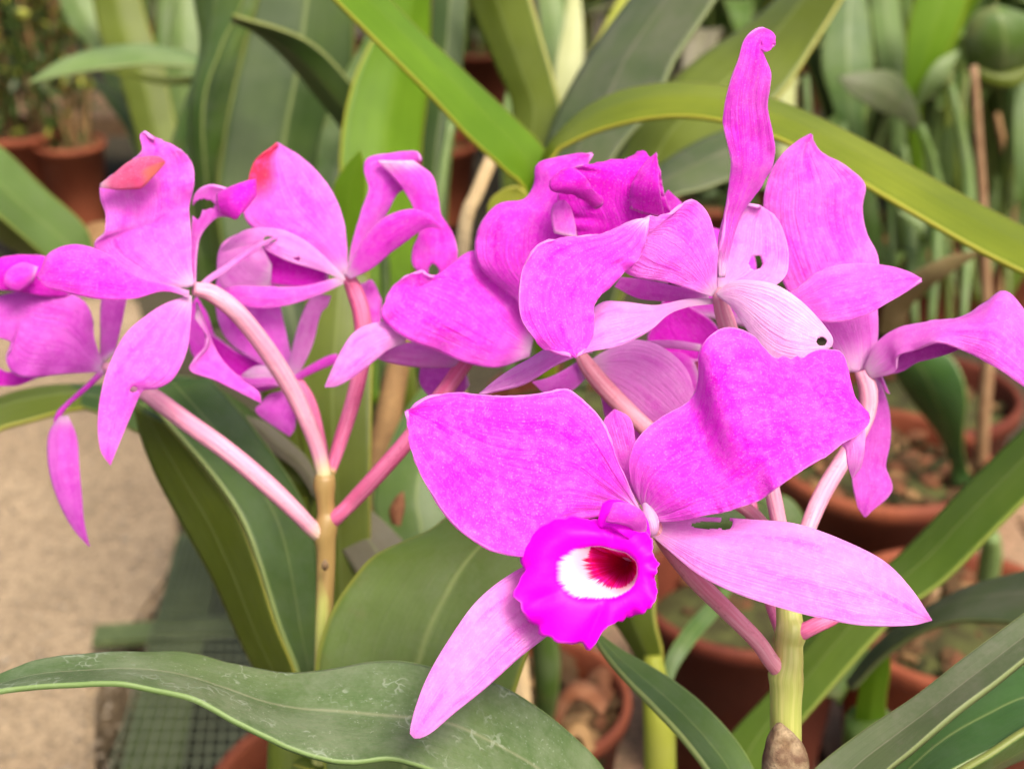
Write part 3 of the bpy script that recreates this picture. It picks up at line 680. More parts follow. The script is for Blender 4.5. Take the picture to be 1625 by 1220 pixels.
leaf(T4, 'dark', [(330, 400), (240, 260), (190, 190), (140, 120)], [(400, 400), (300, 260), (240, 180), (140, 120)], (95, 94, 94), keel=.1)
leaf(T4, 'dark', [(400, 420), (350, 300), (340, 220), (370, 140)], [(440, 420), (400, 300), (392, 220), (370, 140)], (82, 82, 82), keel=.1)
leaf(T4, 'greybrown', [(360, 420), (342, 300), (330, 250), (345, 170)], [(400, 420), (372, 300), (362, 250), (345, 170)], (85, 85, 85), keel=.1)
b4 = W(565, 520, .68)
for q in range(3):
    b0 = np.array((b4[0] + .012 * q, b4[1] + .04, .1)); bf = Buf(); bf.tube([b0, (b0 + b4) / 2, b4 + (.012 * q, 0, .04)], [.006, .01, .006], 10); bf.obj('pseudobulb', LM['mid'], T4)
pot(T4, (b4[0] + .01, b4[1] + .04, .011), .06, .105, CLAY, 20, 33)

T6 = empty('orchid_plant', (0, 0, 0), 'plant whose broad yellow-edged strap leaf slants in from the left edge', 'plant')
leaf(T6, 'fresh', [(-120, 140), (-40, 205), (10, 242), (70, 300), (132, 356), (150, 400)], [(-120, 265), (-40, 310), (0, 345), (40, 380), (72, 408), (110, 440)], (58, 60, 62), (56, 58, 61), keel=-.10)
leaf(T6, 'olive', [(-120, 262), (-40, 308), (0, 340), (40, 378), (68, 410)], [(-120, 300), (-40, 345), (0, 380), (30, 400), (60, 415)], (56.4, 58.4, 61), (58, 60, 62), keel=.02)
leaf(T6, DRYB, [(120, 420), (122, 380), (140, 358), (165, 352)], [(175, 430), (178, 400), (175, 370), (165, 352)], (66, 66, 66), keel=.2)
b6 = W(-520, 420, .60); leaf(T6, 'olive', [(-560, 700), (-420, 420), (-260, 250), (-110, 150)], [(-480, 700), (-340, 480), (-220, 350), (-110, 262)], (60, 60, 58), keel=.1)
bf = Buf(); bf.tube([np.array((b6[0], b6[1] + .02, .09)), b6 + (0, .01, -.15), b6 + (0, 0, -.10)], [.006, .010, .006], 10); bf.obj('pseudobulb', LM['olive'], T6)
pot(T6, (b6[0], b6[1] + .02, .031), .055, .09, CLAY, 20, 35)

T5 = empty('potted_orchid', (0, 0, 0), 'orchid plant at lower right with a thick green strap leaf rising to the right edge', 'plant')
leaf(T5, 'strap', [(1120, 1260), (1150, 1180), (1230, 1090), (1340, 960), (1440, 870), (1540, 765), (1700, 610)], [(1210, 1290), (1240, 1190), (1320, 1090), (1420, 980), (1500, 920), (1590, 830), (1720, 700)], (46, 46, 44), (45, 44, 42), keel=.06)
leaf(T5, 'grey', [(1345, 1080), (1385, 1030), (1440, 985), (1500, 950), (1560, 925), (1700, 890)], [(1352, 1095), (1400, 1045), (1450, 1010), (1500, 990), (1560, 985), (1700, 1000)], (50, 47, 43), (48, 44, 40), keel=.06)
leaf(T5, 'bright', [(1352, 1170), (1360, 1110), (1372, 1060), (1400, 1030)], [(1408, 1170), (1405, 1110), (1412, 1060), (1408, 1030)], (52, 50, 49), keel=.15)
leaf(T5, 'mid', [(1260, 1090), (1290, 1030), (1300, 990), (1290, 950)], [(1330, 1110), (1375, 1040), (1370, 1000), (1330, 940)], (54, 54, 52), keel=.08)
leaf(T5, 'mid', [(1250, 1080), (1255, 900), (1225, 830), (1190, 790), (1150, 800)], [(1300, 1080), (1300, 900), (1280, 830), (1240, 785), (1150, 798)], (54, 52, 52), keel=.1)
leaf(T5, 'dark', [(1330, 1120), (1230, 900), (1160, 860), (1085, 850)], [(1360, 1060), (1290, 870), (1190, 800), (1085, 812)], (56, 55, 54), keel=.1)  # extra leaf added so the hole in the front sepal looks dark
bf = Buf(); bf.tube([W(1385, 1290, .54), W(1380, 1200, .52), W(1380, 1140, .51)], [.007, .010, .0085], 12); bf.obj('pseudobulb', LM['mid'], T5)
bf = Buf(); bf.tube([W(1150, 1400, .50), W(1165, 1300, .49), W(1170, 1240, .47)], [.009, .014, .010], 12); bf.obj('pseudobulb', LM['olive'], T5)
e5 = W(1270, 1400, .55); pot(T5, (e5[0], e5[1], .011), .08, .11, CLAY, 20, 37)

# ---- traced leaves of the plants beyond, upper right and top centre
T8 = empty('potted_orchid', (0, 0, 0), 'broad leaved plant at upper right with glossy bright and grey-green leaves', 'plant')
leaf(T8, 'blue', [(1380, 420), (1330, 200), (1305, 110), (1310, 40), (1330, -40)], [(1410, 420), (1372, 200), (1385, 110), (1380, 40), (1370, -40)], (96, 92, 92), keel=.1)
leaf(T8, 'fresh', [(1420, 400), (1412, 200), (1395, 110), (1382, 30), (1385, -50)], [(1450, 400), (1436, 200), (1440, 110), (1430, 30), (1420, -50)], (100, 98, 98), keel=.12)
leaf(T8, 'bright', [(1460, 380), (1438, 180), (1436, 90), (1445, 20), (1470, -50)], [(1480, 380), (1462, 180), (1500, 90), (1530, 20), (1545, -50)], (98, 94, 92), keel=.12)
leaf(T8, 'bright', [(1480, 120), (1500, 60), (1530, -10), (1560, -60)], [(1500, 110), (1530, 40), (1560, -10), (1600, -60)], (97, 96, 94), keel=.12)
leaf(T8, 'grey', [(1450, 210), (1430, 190), (1390, 175), (1350, 150), (1330, 124)], [(1460, 190), (1445, 150), (1420, 118), (1385, 112), (1330, 122)], (92, 88, 87), keel=.1)
leaf(T8, 'mid', [(1550, 140), (1535, 110), (1530, 60), (1545, 25), (1580, 8)], [(1625, 130), (1640, 100), (1650, 60), (1630, 25), (1580, 8)], (90, 87, 86), cup=.15)
leaf(T8, 'olive', [(1545, 100), (1580, 112), (1620, 110), (1650, 90)], [(1560, 128), (1590, 136), (1620, 132), (1650, 92)], (88, 88, 88), cup=.1)
leaf(T8, 'pale', [(1450, 170), (1470, 120), (1490, 95), (1520, 80)], [(1462, 165), (1490, 140), (1505, 120), (1522, 84)], (93, 92, 92), keel=.1)
leaf(T8, 'blue', [(1640, 420), (1612, 280), (1608, 180), (1620, 100)], [(1680, 420), (1650, 280), (1650, 180), (1620, 100)], (92, 90, 90), keel=.1)
leaf(T8, 'pale', [(1520, 470), (1490, 400), (1450, 360), (1425, 335)], [(1500, 400), (1505, 390), (1480, 355), (1425, 332)], (92, 90, 90), keel=.1)
leaf(T8, TAN, [(1395, 530), (1405, 480), (1440, 440), (1500, 408), (1562, 396)], [(1440, 530), (1440, 495), (1470, 460), (1520, 425), (1562, 398)], (66, 62, 60), keel=.08)
rg = random.Random(31)
for q in range(12):
    x0 = rg.uniform(1230, 1640); y0 = 470; x1 = x0 + rg.uniform(-160, 160); y1 = rg.uniform(90, 330); xm = (x0 + x1) / 2 + rg.uniform(-40, 40); ym = min(y0, y1) + rg.uniform(-30, 60); w_ = rg.uniform(12, 24); dq = rg.uniform(98, 120)
    leaf(T8, rg.choice(('fresh', 'mid', 'blue', 'pale', 'strap', 'dark')), [(x0 - w_ / 2, y0), (xm - w_, (y0 + ym) / 2), (xm + (x1 - x0) * .2 - w_, ym), (x1, y1)], [(x0 + w_ / 2, y0), (xm + w_, (y0 + ym) / 2), (xm + (x1 - x0) * .2 + w_ * .7, ym + w_ * .6), (x1, y1)], (dq, dq - 2, dq - 4), n=24, m=9, keel=.1)
rg = random.Random(12)
for q, (x0, x1, yb, yt) in enumerate(((1285, 1275, 420, 130), (1350, 1342, 420, 160), (1372, 1362, 440, 150), (1452, 1440, 460, 190), (1478, 1470, 460, 170), (1508, 1502, 480, 110), (1528, 1510, 460, 150), (1580, 1590, 470, 170), (1600, 1612, 430, 150), (1250, 1262, 420, 170), (1415, 1425, 460, 190), (1552, 1530, 420, 60))):
    dq = rg.uniform(.85, 1.25); bf = Buf(); bf.tube([W(x0, yb + 60, dq), W((x0 + x1) / 2 + rg.uniform(-22, 22), (yb + yt) / 2, dq + .02), W(x1 + rg.uniform(-10, 10), yt + rg.uniform(-20, 50), dq)], [.0022, .0046, .0022], 8); bf.obj('pseudobulb', LM[('pale', 'fresh', 'olive')[q % 3]] if q != 7 else DRYB, T8)
b8 = W(1480, 480, .98); pot(T8, (b8[0], b8[1], .011), .07, .11, CLAYD, 20, 51)
T9 = empty('potted_orchid', (0, 0, 0), 'pale yellow-green leaves coloured as if sunlit at the top centre between the broad leaves', 'plant')  # sunlight on these leaves is put into their cream and yellow colours
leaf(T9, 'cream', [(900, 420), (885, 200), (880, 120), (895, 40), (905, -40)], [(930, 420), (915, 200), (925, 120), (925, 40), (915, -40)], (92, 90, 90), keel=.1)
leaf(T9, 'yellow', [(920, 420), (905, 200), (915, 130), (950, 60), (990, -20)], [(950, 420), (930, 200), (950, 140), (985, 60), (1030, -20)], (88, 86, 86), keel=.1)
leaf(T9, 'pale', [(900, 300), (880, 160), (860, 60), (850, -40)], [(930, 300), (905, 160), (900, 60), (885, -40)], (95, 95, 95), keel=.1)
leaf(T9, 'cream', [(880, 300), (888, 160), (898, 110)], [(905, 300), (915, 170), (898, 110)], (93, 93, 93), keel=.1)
leaf(T9, 'cream', [(1240, 300), (1225, 160), (1215, 110), (1230, 90)], [(1262, 300), (1262, 150), (1265, 125), (1230, 90)], (93, 93, 93), cup=.1)  # leaf shape standing in for a cream flower
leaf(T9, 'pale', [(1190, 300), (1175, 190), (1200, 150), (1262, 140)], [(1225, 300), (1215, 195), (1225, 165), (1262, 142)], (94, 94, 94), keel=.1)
b9 = W(910, 480, .95); bf = Buf(); bf.tube([np.array((b9[0], b9[1] + .02, .1)), b9], [.008, .006], 8); bf.obj('pseudobulb', LM['pale'], T9); pot(T9, (b9[0], b9[1] + .02, .011), .06, .11, CLAYD, 10, 53)

T7 = empty('orchid_plant', (0, 0, 0), 'young plant with a bright yellow stem and narrow leaves below the magenta lip', 'plant')
bf = Buf(); bf.tube([W(1050, 1420, .47), W(1048, 1250, .46), W(1046, 1150, .45), W(1040, 1085, .45), W(1036, 1040, .45)], [.0045, .0052, .0050, .0042, .0028], 14); bf.obj('pseudobulb', LM['yellow'], T7)
leaf(T7, 'olive', [(1030, 1100), (1015, 1050), (985, 1000), (960, 960), (960, 900)], [(1048, 1100), (1052, 1040), (1040, 980), (1040, 920), (1030, 860)], (45.5, 46, 47), (45, 45, 46), keel=.12)
leaf(T7, 'blue', [(1050, 1110), (1055, 1050), (1080, 1005), (1120, 960), (1165, 915)], [(1060, 1105), (1075, 1060), (1110, 1010), (1140, 975), (1170, 917)], (46, 47, 50), keel=.1)
e7 = W(1050, 1450, .48); pot(T7, (e7[0], e7[1], .011), .06, .1, CLAY, 20, 39)

# ------------------------------------------------------------ flowers
def stalk(parent, name, mat, pts, seg=12, extra=None, label=None):
    """pts: x, y, depth cm, radius px"""
    bf = Buf()
    for P in [pts] + (extra or []):
        bf.tube([W(x, y, d / 100) for x, y, d, r in P], [r * K * d / 100 * (1 if name == 'stem' else .9) for x, y, d, r in P], seg, max(14, len(P) * 7))
    o = bf.obj(name, mat, parent)
    if label: o['label'] = label
    return o
def pet(f, mat, Lp, Rp, dL, dR=None, name='petal', **kw):
    kw.setdefault('wr', .02); kw.setdefault('seed', len(bpy.data.objects) % 97)
    return blade(f, name, PM[mat], Lp, Rp, dL, dR, **kw)

# ---- plant A: the front right inflorescence
A_ = empty('orchid_plant', (0, 0, 0), 'front orchid with thick green stem whose large bloom shows a white and crimson throat', 'orchid')
st = stalk(A_, 'stem', STEM, [(1246, 1330, 29, 24), (1247, 1200, 28.5, 25), (1247, 1120, 28.2, 25), (1248, 1085, 28.1, 27), (1247, 1068, 28.05, 28), (1251, 1050, 28, 24), (1252, 1022, 28, 22.5), (1255, 1004, 28, 25), (1253, 985, 28.1, 21), (1250, 940, 28.3, 19), (1248, 890, 28.6, 13)], 18)
bf = Buf(); bf.tube([W(x, y, d / 100) for x, y, d in ((1250, 1420, 28.6), (1247, 1300, 28.3), (1246, 1240, 27.8), (1245, 1200, 27.7), (1240, 1170, 27.75), (1236, 1148, 27.7))], [r * K * .28 for r in (48, 44, 39, 34, 22, 5)], 20, 40, lump=.22); bf.obj('sheath', SHEATH, A_)
# F1
stalk(A_, 'flower_stalk', STKR, [(1253, 1010, 28.2, 10), (1268, 1004, 27.9, 15), (1290, 994, 28, 14), (1325, 976, 28.4, 14), (1350, 950, 28.9, 12)], 12)
F = stalk(A_, 'flower', STK, [(1250, 1084, 28.3, 11), (1240, 1068, 28.05, 15), (1222, 1046, 27.8, 15), (1200, 1015, 27.6, 15), (1150, 965, 27.4, 16), (1100, 915, 27.1, 17), (1060, 865, 26.8, 16), (1040, 835, 26.4, 12), (1024, 815, 26.6, 8)], 14, label='large front bloom with a ruffled magenta lip')
pet(F, 'front', [(1020, 815), (996, 765), (972, 715), (955, 668), (930, 640), (900, 618), (870, 622), (840, 626), (790, 628), (720, 623), (680, 630), (645, 652)],
       [(1015, 822), (980, 815), (940, 822), (900, 832), (868, 845), (845, 868), (832, 882), (800, 880), (765, 868), (720, 832), (685, 785), (655, 722), (645, 652)],
       (26.4, 25.6, 25.9, 25.2, 24.9), (26.4, 25.4, 25.0, 24.6, 24.9), n=90, m=60, cup=-.02, ruf=.05, rf=9, wr=.05, vein=.006, seed=3)
pet(F, 'front', [(1022, 812), (1002, 765), (1000, 725), (1015, 692), (1045, 665), (1090, 640), (1108, 605), (1112, 560), (1130, 530), (1160, 519), (1195, 535), (1222, 560), (1234, 568), (1244, 564), (1254, 571), (1264, 564), (1274, 568), (1286, 560), (1300, 556), (1318, 558), (1330, 562), (1342, 590), (1350, 625), (1376, 656)],
       [(1026, 826), (1060, 826), (1095, 822), (1130, 815), (1170, 805), (1210, 790), (1250, 762), (1280, 742), (1310, 725), (1335, 705), (1360, 690), (1378, 672), (1376, 656)],
       (26.4, 26.0, 26.2, 25.6, 25.9, 26.3, 26.0), (26.3, 25.8, 25.2, 25.0, 24.9, 25.3, 26.0), n=100, m=60, cup=.03, ruf=.045, rf=11, wr=.05, vein=.005, seed=8)
pet(F, 'frontsepal', [(1325, 700), (1342, 712), (1345, 735), (1352, 756)], [(1368, 668), (1372, 690), (1366, 735), (1352, 756)], (25.9, 25.7, 25.8), n=20, m=12, cup=.15, name='petal')
pet(F, 'frontsepal', [(1010, 835), (940, 860), (880, 880), (820, 905), (760, 950), (715, 1010), (680, 1070), (660, 1120), (651, 1160), (657, 1170)],
       [(1015, 850), (960, 920), (900, 985), (865, 1010), (820, 1045), (770, 1090), (720, 1130), (685, 1160), (665, 1170), (657, 1170)],
       (26.8, 26.3, 25.6, 25.0, 24.7), (26.8, 26.4, 25.8, 25.2, 24.7), name='sepal', cup=.09, n=60, m=26, wr=.008)
pet(F, 'frontsepal', [(1030, 828), (1070, 823), (1130, 822), (1200, 826), (1262, 832), (1330, 855), (1400, 890), (1445, 935), (1478, 984)],
       [(1032, 846), (1070, 880), (1110, 912), (1160, 938), (1230, 962), (1300, 980), (1370, 992), (1440, 992), (1478, 984)],
       (26.5, 26.2, 25.8, 25.4, 25.1), (26.5, 25.8, 25.2, 25.0, 25.1), name='sepal', cup=.07, n=80, m=40, wr=.012,
       holes=((1128, 833, 31, 7), (1152, 832, 11, 10)))
pet(F, 'back', [(1015, 800), (985, 750), (965, 700), (958, 670), (975, 650)], [(1025, 800), (1015, 750), (1008, 700), (1000, 665), (975, 650)], (26.8, 27.2, 27.4), name='sepal', cup=.05)
# lip
def poly_r(pts, cx, cy, th):
    q = crom(pts + [pts[0]], 240); a = np.arctan2(-(q[:, 1] - cy), q[:, 0] - cx); r = np.hypot(q[:, 0] - cx, q[:, 1] - cy)
    o = np.argsort(a); a = a[o]; r = r[o]
    return np.interp(th, np.concatenate([a - 2 * math.pi, a, a + 2 * math.pi]), np.concatenate([r, r, r]))
def make_lip(f):
    cx, cy = 980, 899
    crim = [(936, 865), (934, 885), (936, 899), (942, 911), (949, 921), (966, 931), (981, 935), (1000, 927), (1011, 912), (1012, 893), (1002, 882), (992, 875), (970, 870), (953, 865)]
    wht = [(936, 864), (905, 868), (884, 884), (880, 908), (884, 928), (896, 942), (916, 952), (953, 953), (980, 950), (1004, 935), (1014, 915), (1013, 893), (1004, 880), (992, 872), (970, 866), (953, 863)]
    out = [(828, 882), (836, 858), (851, 842), (866, 830), (881, 825), (911, 821), (941, 827), (962, 823), (992, 824), (1017, 835), (1032, 855), (1036, 880), (1044, 897), (1037, 920), (1042, 944), (1026, 968), (996, 978), (960, 997), (948, 1015), (936, 1032), (926, 1022), (905, 1020), (892, 1018), (870, 1012), (852, 995), (842, 985), (826, 968), (824, 955), (816, 940), (824, 920), (832, 904)]
    N = 160; th = np.linspace(-math.pi, math.pi, N, endpoint=False)
    rc, rw, ro = (poly_r(p, cx, cy, th) for p in (crim, wht, out))
    rings = []; us = []
    up = np.clip(np.sin(th - .35), 0, 1)          # where the lip folds over the mouth
    lo = 1 - up
    prof = [(0.0, None)]
    for s, u in ((.05, .0), (.35, .1), (.6, .2), (.82, .3), (1.0, .40)):
        r = rc * (s if s < 1 else 1); dd = 1.1 * (1 - s) ** .8 + .5 * lo
        rings.append((r, 25.0 + dd + up * .5 * (1 - s), 18 * (1 - s), -8 * (1 - s))); us.append(u)
    for s in (.33, .66, 1.0):
        rings.append((rc + (rw - rc) * s, 25.0 + .5 * lo * (1 - s) - .08 * up * s, 0, 0)); us.append(.40 + .2 * s)
    for s in (.12, .25, .4, .55, .7, .82, .92, 1.0):
        ruf = .12 * s ** 3 * np.sin(th * 9 + 1.3 * np.sin(th * 3)) + .025 * s ** 3 * np.sin(th * 19)
        bulge = -.22 * up * math.sin(math.pi * min(1, s * .9)) ** 1
        low = -.10 * lo * math.sin(s * math.pi * .7)
        crease = .10 * math.sin(math.pi * s) * np.exp(-((th + 1.95) / .10) ** 2) + .10 * math.sin(math.pi * s) * np.exp(-((th + 2.75) / .09) ** 2) + .06 * s * np.exp(-((th - 1.75) / .12) ** 2)
        fr = 1 + s ** 6 * (.018 * np.sin(th * 23 + 2 * np.sin(th * 5)) + .012 * np.sin(th * 41))
        rings.append(((rw + (ro - rw) * s) * fr, 24.98 + bulge + low + ruf + crease + .3 * s * s * up + .15 * s * s, 0, 0)); us.append(.60 + .4 * s)
    P = np.array([[W(cx + ox + r[i] * math.cos(th[i]), cy + oy - r[i] * math.sin(th[i]), d[i] / 100) for i in range(N)] for r, d, ox, oy in rings])
    uv = np.array([[(us[k] + (.16 * max(0, math.sin(th[i] + .1)) if us[k] > .41 else 0) * (1 - us[k]), i / N) for i in range(N)] for k in range(len(rings))])
    bf = Buf(); bf.grid(P, uv, closed=True)
    # closed end of the throat
    b = len(bf.V); bf.V.append(W(cx + 18, cy - 8, .265)); bf.U.append((0, 0))
    for i in range(N): bf.F.append((b, i, (i + 1) % N))
    # the tube behind, curled over the column
    g1 = surf([(1030, 848), (1025, 825), (1010, 808), (990, 797), (970, 794), (957, 800)], [(1005, 862), (990, 850), (975, 840), (962, 836), (955, 838), (950, 830)], (25.9, 25.3, 25.0, 25.0), (25.0, 24.75, 24.8, 25.0), n=24, m=14, cup=.12)
    uu, vv = np.meshgrid(np.linspace(0, 1, 24), np.linspace(0, 1, 14), indexing='ij'); bf.grid(g1, np.stack([.72 + .2 * uu, vv], -1))
    me = mesh_from('lip', bf.V, bf.F, bf.U)
    o = link('lip', me, LIPM, f, thick=.0006)
    bf = Buf(); bf.tube([W(1024, 800, .2625), W(1032, 820, .2605), W(1036, 838, .2605), W(1030, 850, .264)], [.0006, .0013, .0012, .0005], 12); bf.tube([W(1026, 822, .262), W(1010, 850, .262), W(998, 880, .258)], [.0012, .0022, .0016], 12); bf.obj('column', PM['white'], f)
    # curl flap
    pet(f, 'front', [(1024, 835), (1020, 815), (1005, 803), (985, 798), (974, 800)], [(1015, 850), (1000, 835), (985, 830), (972, 828), (961, 826)], (25.2, 24.6, 24.6), n=20, m=12, cup=.18, name='petal')
make_lip(F)

# F2: bloom seen from behind, with the tall twisted sepal
F = stalk(A_, 'flower', STKP, [(1248, 905, 28.6, 10), (1236, 830, 29.0, 14), (1215, 735, 29.4, 14), (1180, 620, 29.4, 17), (1158, 530, 29, 17), (1146, 490, 28.7, 15), (1140, 462, 28.4, 11)], 12, label='bloom seen from behind, with a tall narrow twisted sepal')
pet(F, 'mid', [(1140, 440), (1140, 400), (1150, 350), (1158, 300), (1160, 255), (1152, 210), (1152, 170), (1160, 130), (1172, 95), (1180, 65), (1195, 50), (1212, 46), (1228, 58), (1226, 70)],
       [(1148, 440), (1160, 380), (1185, 330), (1212, 290), (1225, 250), (1222, 210), (1216, 170), (1220, 140), (1222, 115), (1210, 90), (1205, 78), (1212, 84), (1222, 80), (1226, 70)],
       (28.4, 28.0, 27.4, 27.0, 27.2), (28.4, 28.3, 28.2, 27.3, 27.0), name='sepal', n=80, m=24, cup=.10, ruf=.10, rf=5, wr=.05, vein=.01)
pet(F, 'back', [(1128, 470), (1060, 448), (1010, 440), (985, 425), (982, 408), (1000, 385), (1020, 362)], [(1136, 460), (1136, 430), (1138, 395), (1125, 345), (1108, 322), (1090, 318), (1050, 345), (1030, 342), (1020, 362)],
       (28.4, 28.1, 27.8, 27.6), (28.4, 28.2, 28.0, 27.7, 27.5), n=50, m=30, cup=.05, ruf=.05, wr=.02)
pet(F, 'mid', [(1020, 362), (1015, 350), (985, 358), (950, 372), (895, 378), (855, 388), (835, 415), (824, 455), (826, 500), (845, 535), (880, 560), (905, 567), (913, 566)],
       [(1028, 344), (1024, 375), (1012, 410), (990, 432), (968, 455), (948, 472), (940, 490), (942, 520), (934, 548), (922, 562), (913, 566)],
       (27.5, 27.0, 26.6, 26.3, 26.4), (27.5, 27.3, 27.0, 26.8, 26.4), n=70, m=44, cup=.10, ruf=.09, rf=12, wr=.06, vein=.015, thick=.0007)
pet(F, 'pale', [(1132, 474), (1090, 476), (1040, 486), (985, 480), (950, 484), (905, 530), (850, 565), (800, 595), (762, 626)], [(1130, 482), (1090, 488), (1060, 500), (1030, 525), (985, 548), (930, 560), (880, 580), (830, 610), (762, 626)],
       (28.6, 28.2, 27.8, 28.2), (28.6, 28.0, 27.4, 28.0), name='sepal', cup=.08, n=60, m=20)
pet(F, 'white', [(1136, 466), (1160, 448), (1190, 445), (1230, 452), (1268, 476), (1300, 508), (1320, 535), (1320, 550)], [(1145, 472), (1165, 490), (1185, 520), (1205, 550), (1235, 572), (1270, 574), (1300, 562), (1320, 550)],
       (28.2, 27.7, 27.3, 27.0), (28.2, 27.8, 27.2, 27.0), name='sepal', cup=.06, n=60, m=34, holes=((1304, 542, 8, 7),))
pet(F, 'pale', [(1138, 462), (1138, 420), (1142, 370), (1155, 335), (1180, 325), (1205, 328)], [(1150, 462), (1190, 458), (1225, 455), (1248, 435), (1250, 395), (1235, 350), (1205, 328)],
       (28.8, 28.7, 28.6), (28.8, 28.9, 28.9), cup=-.05, n=50, m=40, holes=((1199, 417, 11, 11),), ruf=.02)
pet(F, 'back', [(1125, 466), (1075, 455), (1020, 444), (985, 440)], [(1125, 478), (1075, 478), (1015, 474), (975, 455)], (29, 29.2, 29.2), name='petal', cup=.05)
# F3: the upper right bloom
F = stalk(A_, 'flower', STKP, [(1250, 985, 29, 8), (1262, 900, 29.3, 12), (1285, 830, 29.6, 15), (1310, 775, 30, 16), (1350, 710, 30.4, 15), (1375, 660, 30.6, 15), (1378, 620, 30.6, 17), (1368, 588, 30.6, 14)], 12, label='upper right bloom seen from behind, with a broad purple petal')
pet(F, 'back', [(1345, 590), (1300, 520), (1255, 470), (1225, 400), (1212, 330), (1220, 280), (1240, 245), (1265, 225), (1288, 214)], [(1380, 590), (1392, 540), (1392, 480), (1392, 410), (1375, 370), (1368, 330), (1372, 292), (1340, 262), (1300, 240), (1288, 214)],
       (30.7, 30.4, 30.0, 29.7), (30.7, 30.6, 30.3, 29.9, 29.7), n=64, m=34, cup=.06, ruf=.05, rf=6, wr=.02)
pet(F, 'back', [(1215, 480), (1260, 462), (1300, 432), (1345, 420), (1400, 422), (1440, 432), (1462, 444)], [(1230, 505), (1270, 505), (1320, 512), (1370, 502), (1410, 480), (1440, 462), (1462, 444)],
       (29.6, 29.3, 29.2), (29.6, 29.0, 29.0), name='petal', cup=.07, n=50, m=22)
pet(F, 'back', [(1372, 585), (1392, 545), (1430, 520), (1480, 512), (1530, 502), (1565, 480), (1590, 463), (1612, 478), (1640, 520), (1680, 600)], [(1380, 600), (1420, 590), (1425, 565), (1455, 552), (1500, 548), (1540, 560), (1580, 585), (1610, 605), (1645, 625), (1680, 640)],
       (30.5, 30.0, 29.6, 29.0, 28.6), (30.5, 29.6, 28.9, 28.6, 28.4), name='petal', n=60, m=28, cup=.14, ruf=.06, wr=.03)
pet(F, 'purple', [(1410, 585), (1440, 555), (1475, 545), (1510, 545), (1550, 530), (1590, 515)], [(1400, 595), (1430, 590), (1455, 575), (1475, 570), (1520, 555), (1590, 520)], (30.4, 30, 29.6), name='petal', cup=.05, n=24, m=10)
pet(F, 'purple', [(1368, 600), (1360, 650), (1355, 710), (1352, 760), (1360, 800), (1372, 820)], [(1395, 600), (1410, 650), (1412, 700), (1405, 740), (1414, 780), (1372, 820)], (31, 31, 30.6), name='sepal', cup=.08, ruf=.06, n=40, m=16)
pet(F, 'back', [(1385, 585), (1395, 590), (1405, 610), (1412, 625)], [(1390, 600), (1400, 608), (1406, 622), (1412, 625)], (30.8, 30.6), name='petal', n=10, m=6)
# F4: centre bloom behind, lip to the sky
F = stalk(A_, 'flower', STK, [(1245, 880, 29, 7), (1200, 820, 29.8, 12), (1130, 770, 30.4, 13), (1065, 712, 30.8, 15), (1010, 665, 31, 16), (960, 615, 31.2, 17), (932, 580, 31.2, 15), (920, 560, 31.2, 10)], 12, label='bloom at centre with its frilled magenta lip turned to the sky')
pet(F, 'mid', [(905, 560), (850, 500), (800, 460), (770, 430), (755, 400), (760, 360), (790, 325), (830, 318), (848, 290), (852, 262), (880, 252), (920, 244), (940, 244)], [(940, 560), (930, 500), (915, 440), (905, 380), (905, 340), (915, 310), (925, 280), (940, 244)],
       (31.2, 31.5, 31.2, 30.8), (31.2, 30.8, 30.6, 30.8), n=60, m=28, cup=.05, ruf=.05, wr=.03)
pet(F, 'pale', [(935, 575), (955, 560), (1000, 540), (1045, 548), (1085, 580), (1102, 625), (1098, 665)], [(940, 590), (970, 620), (1000, 650), (1035, 685), (1060, 705), (1085, 690), (1098, 665)], (31.4, 31.2, 31.2), (31.4, 31.5, 31.5), cup=.06, n=40, m=26)
pet(F, 'back', [(915, 580), (950, 620), (960, 660), (975, 700), (1000, 712)], [(950, 600), (990, 640), (1010, 670), (1015, 700), (1000, 712)], (31.6, 32, 32), name='sepal', cup=.05)
pet(F, 'back', [(925, 568), (900, 585), (870, 600), (845, 606)], [(930, 600), (905, 620), (870, 625), (845, 606)], (31.4, 31.5, 31.6), name='sepal', cup=.08)
pet(F, 'mid', [(1010, 440), (1040, 380), (1050, 320), (1060, 302)], [(1060, 450), (1092, 380), (1090, 335), (1060, 302)], (31, 31, 31), name='petal', cup=.06)
def frill_lip(f, spec, mat='deep'):
    for (Lp, Rp, dL, dR, kw) in spec[:1]:
        P = surf(Lp, Rp, dL, dR, **kw); bf = Buf(); bf.grid(P)
        for (l2, r2, a2, b2, k2) in spec[1:]: bf.grid(surf(l2, r2, a2, b2, **k2))
        return bf.obj('lip', PM[mat], f, thick=.0006)
frill_lip(F, [
  ([(930, 400), (905, 350), (885, 310), (905, 270), (935, 262), (965, 258), (990, 256), (1005, 248), (1012, 242)], [(1060, 400), (1070, 350), (1060, 325), (1052, 300), (1048, 275), (1042, 262), (1030, 250), (1022, 240), (1012, 242)], (30.8, 30.3, 30.0, 30.3), (30.8, 30.2, 29.9, 30.3), dict(n=50, m=44, cup=.05, ruf=.06, rf=18, wr=.04)),
  ([(945, 330), (915, 310), (890, 305), (874, 300), (876, 285), (893, 272)], [(960, 320), (940, 300), (930, 285), (920, 275), (908, 268), (893, 272)], (30.2, 29.6, 29.5), (30.2, 29.5, 29.4), dict(n=26, m=16, cup=.2, ruf=.12, rf=12)),
  ([(1000, 330), (1002, 300), (1008, 285), (1022, 262), (1042, 243)], [(1055, 345), (1050, 320), (1046, 290), (1044, 265), (1042, 243)], (29.9, 29.5, 29.6), (29.9, 29.3, 29.6), dict(n=24, m=14, cup=.12, ruf=.05)),
])
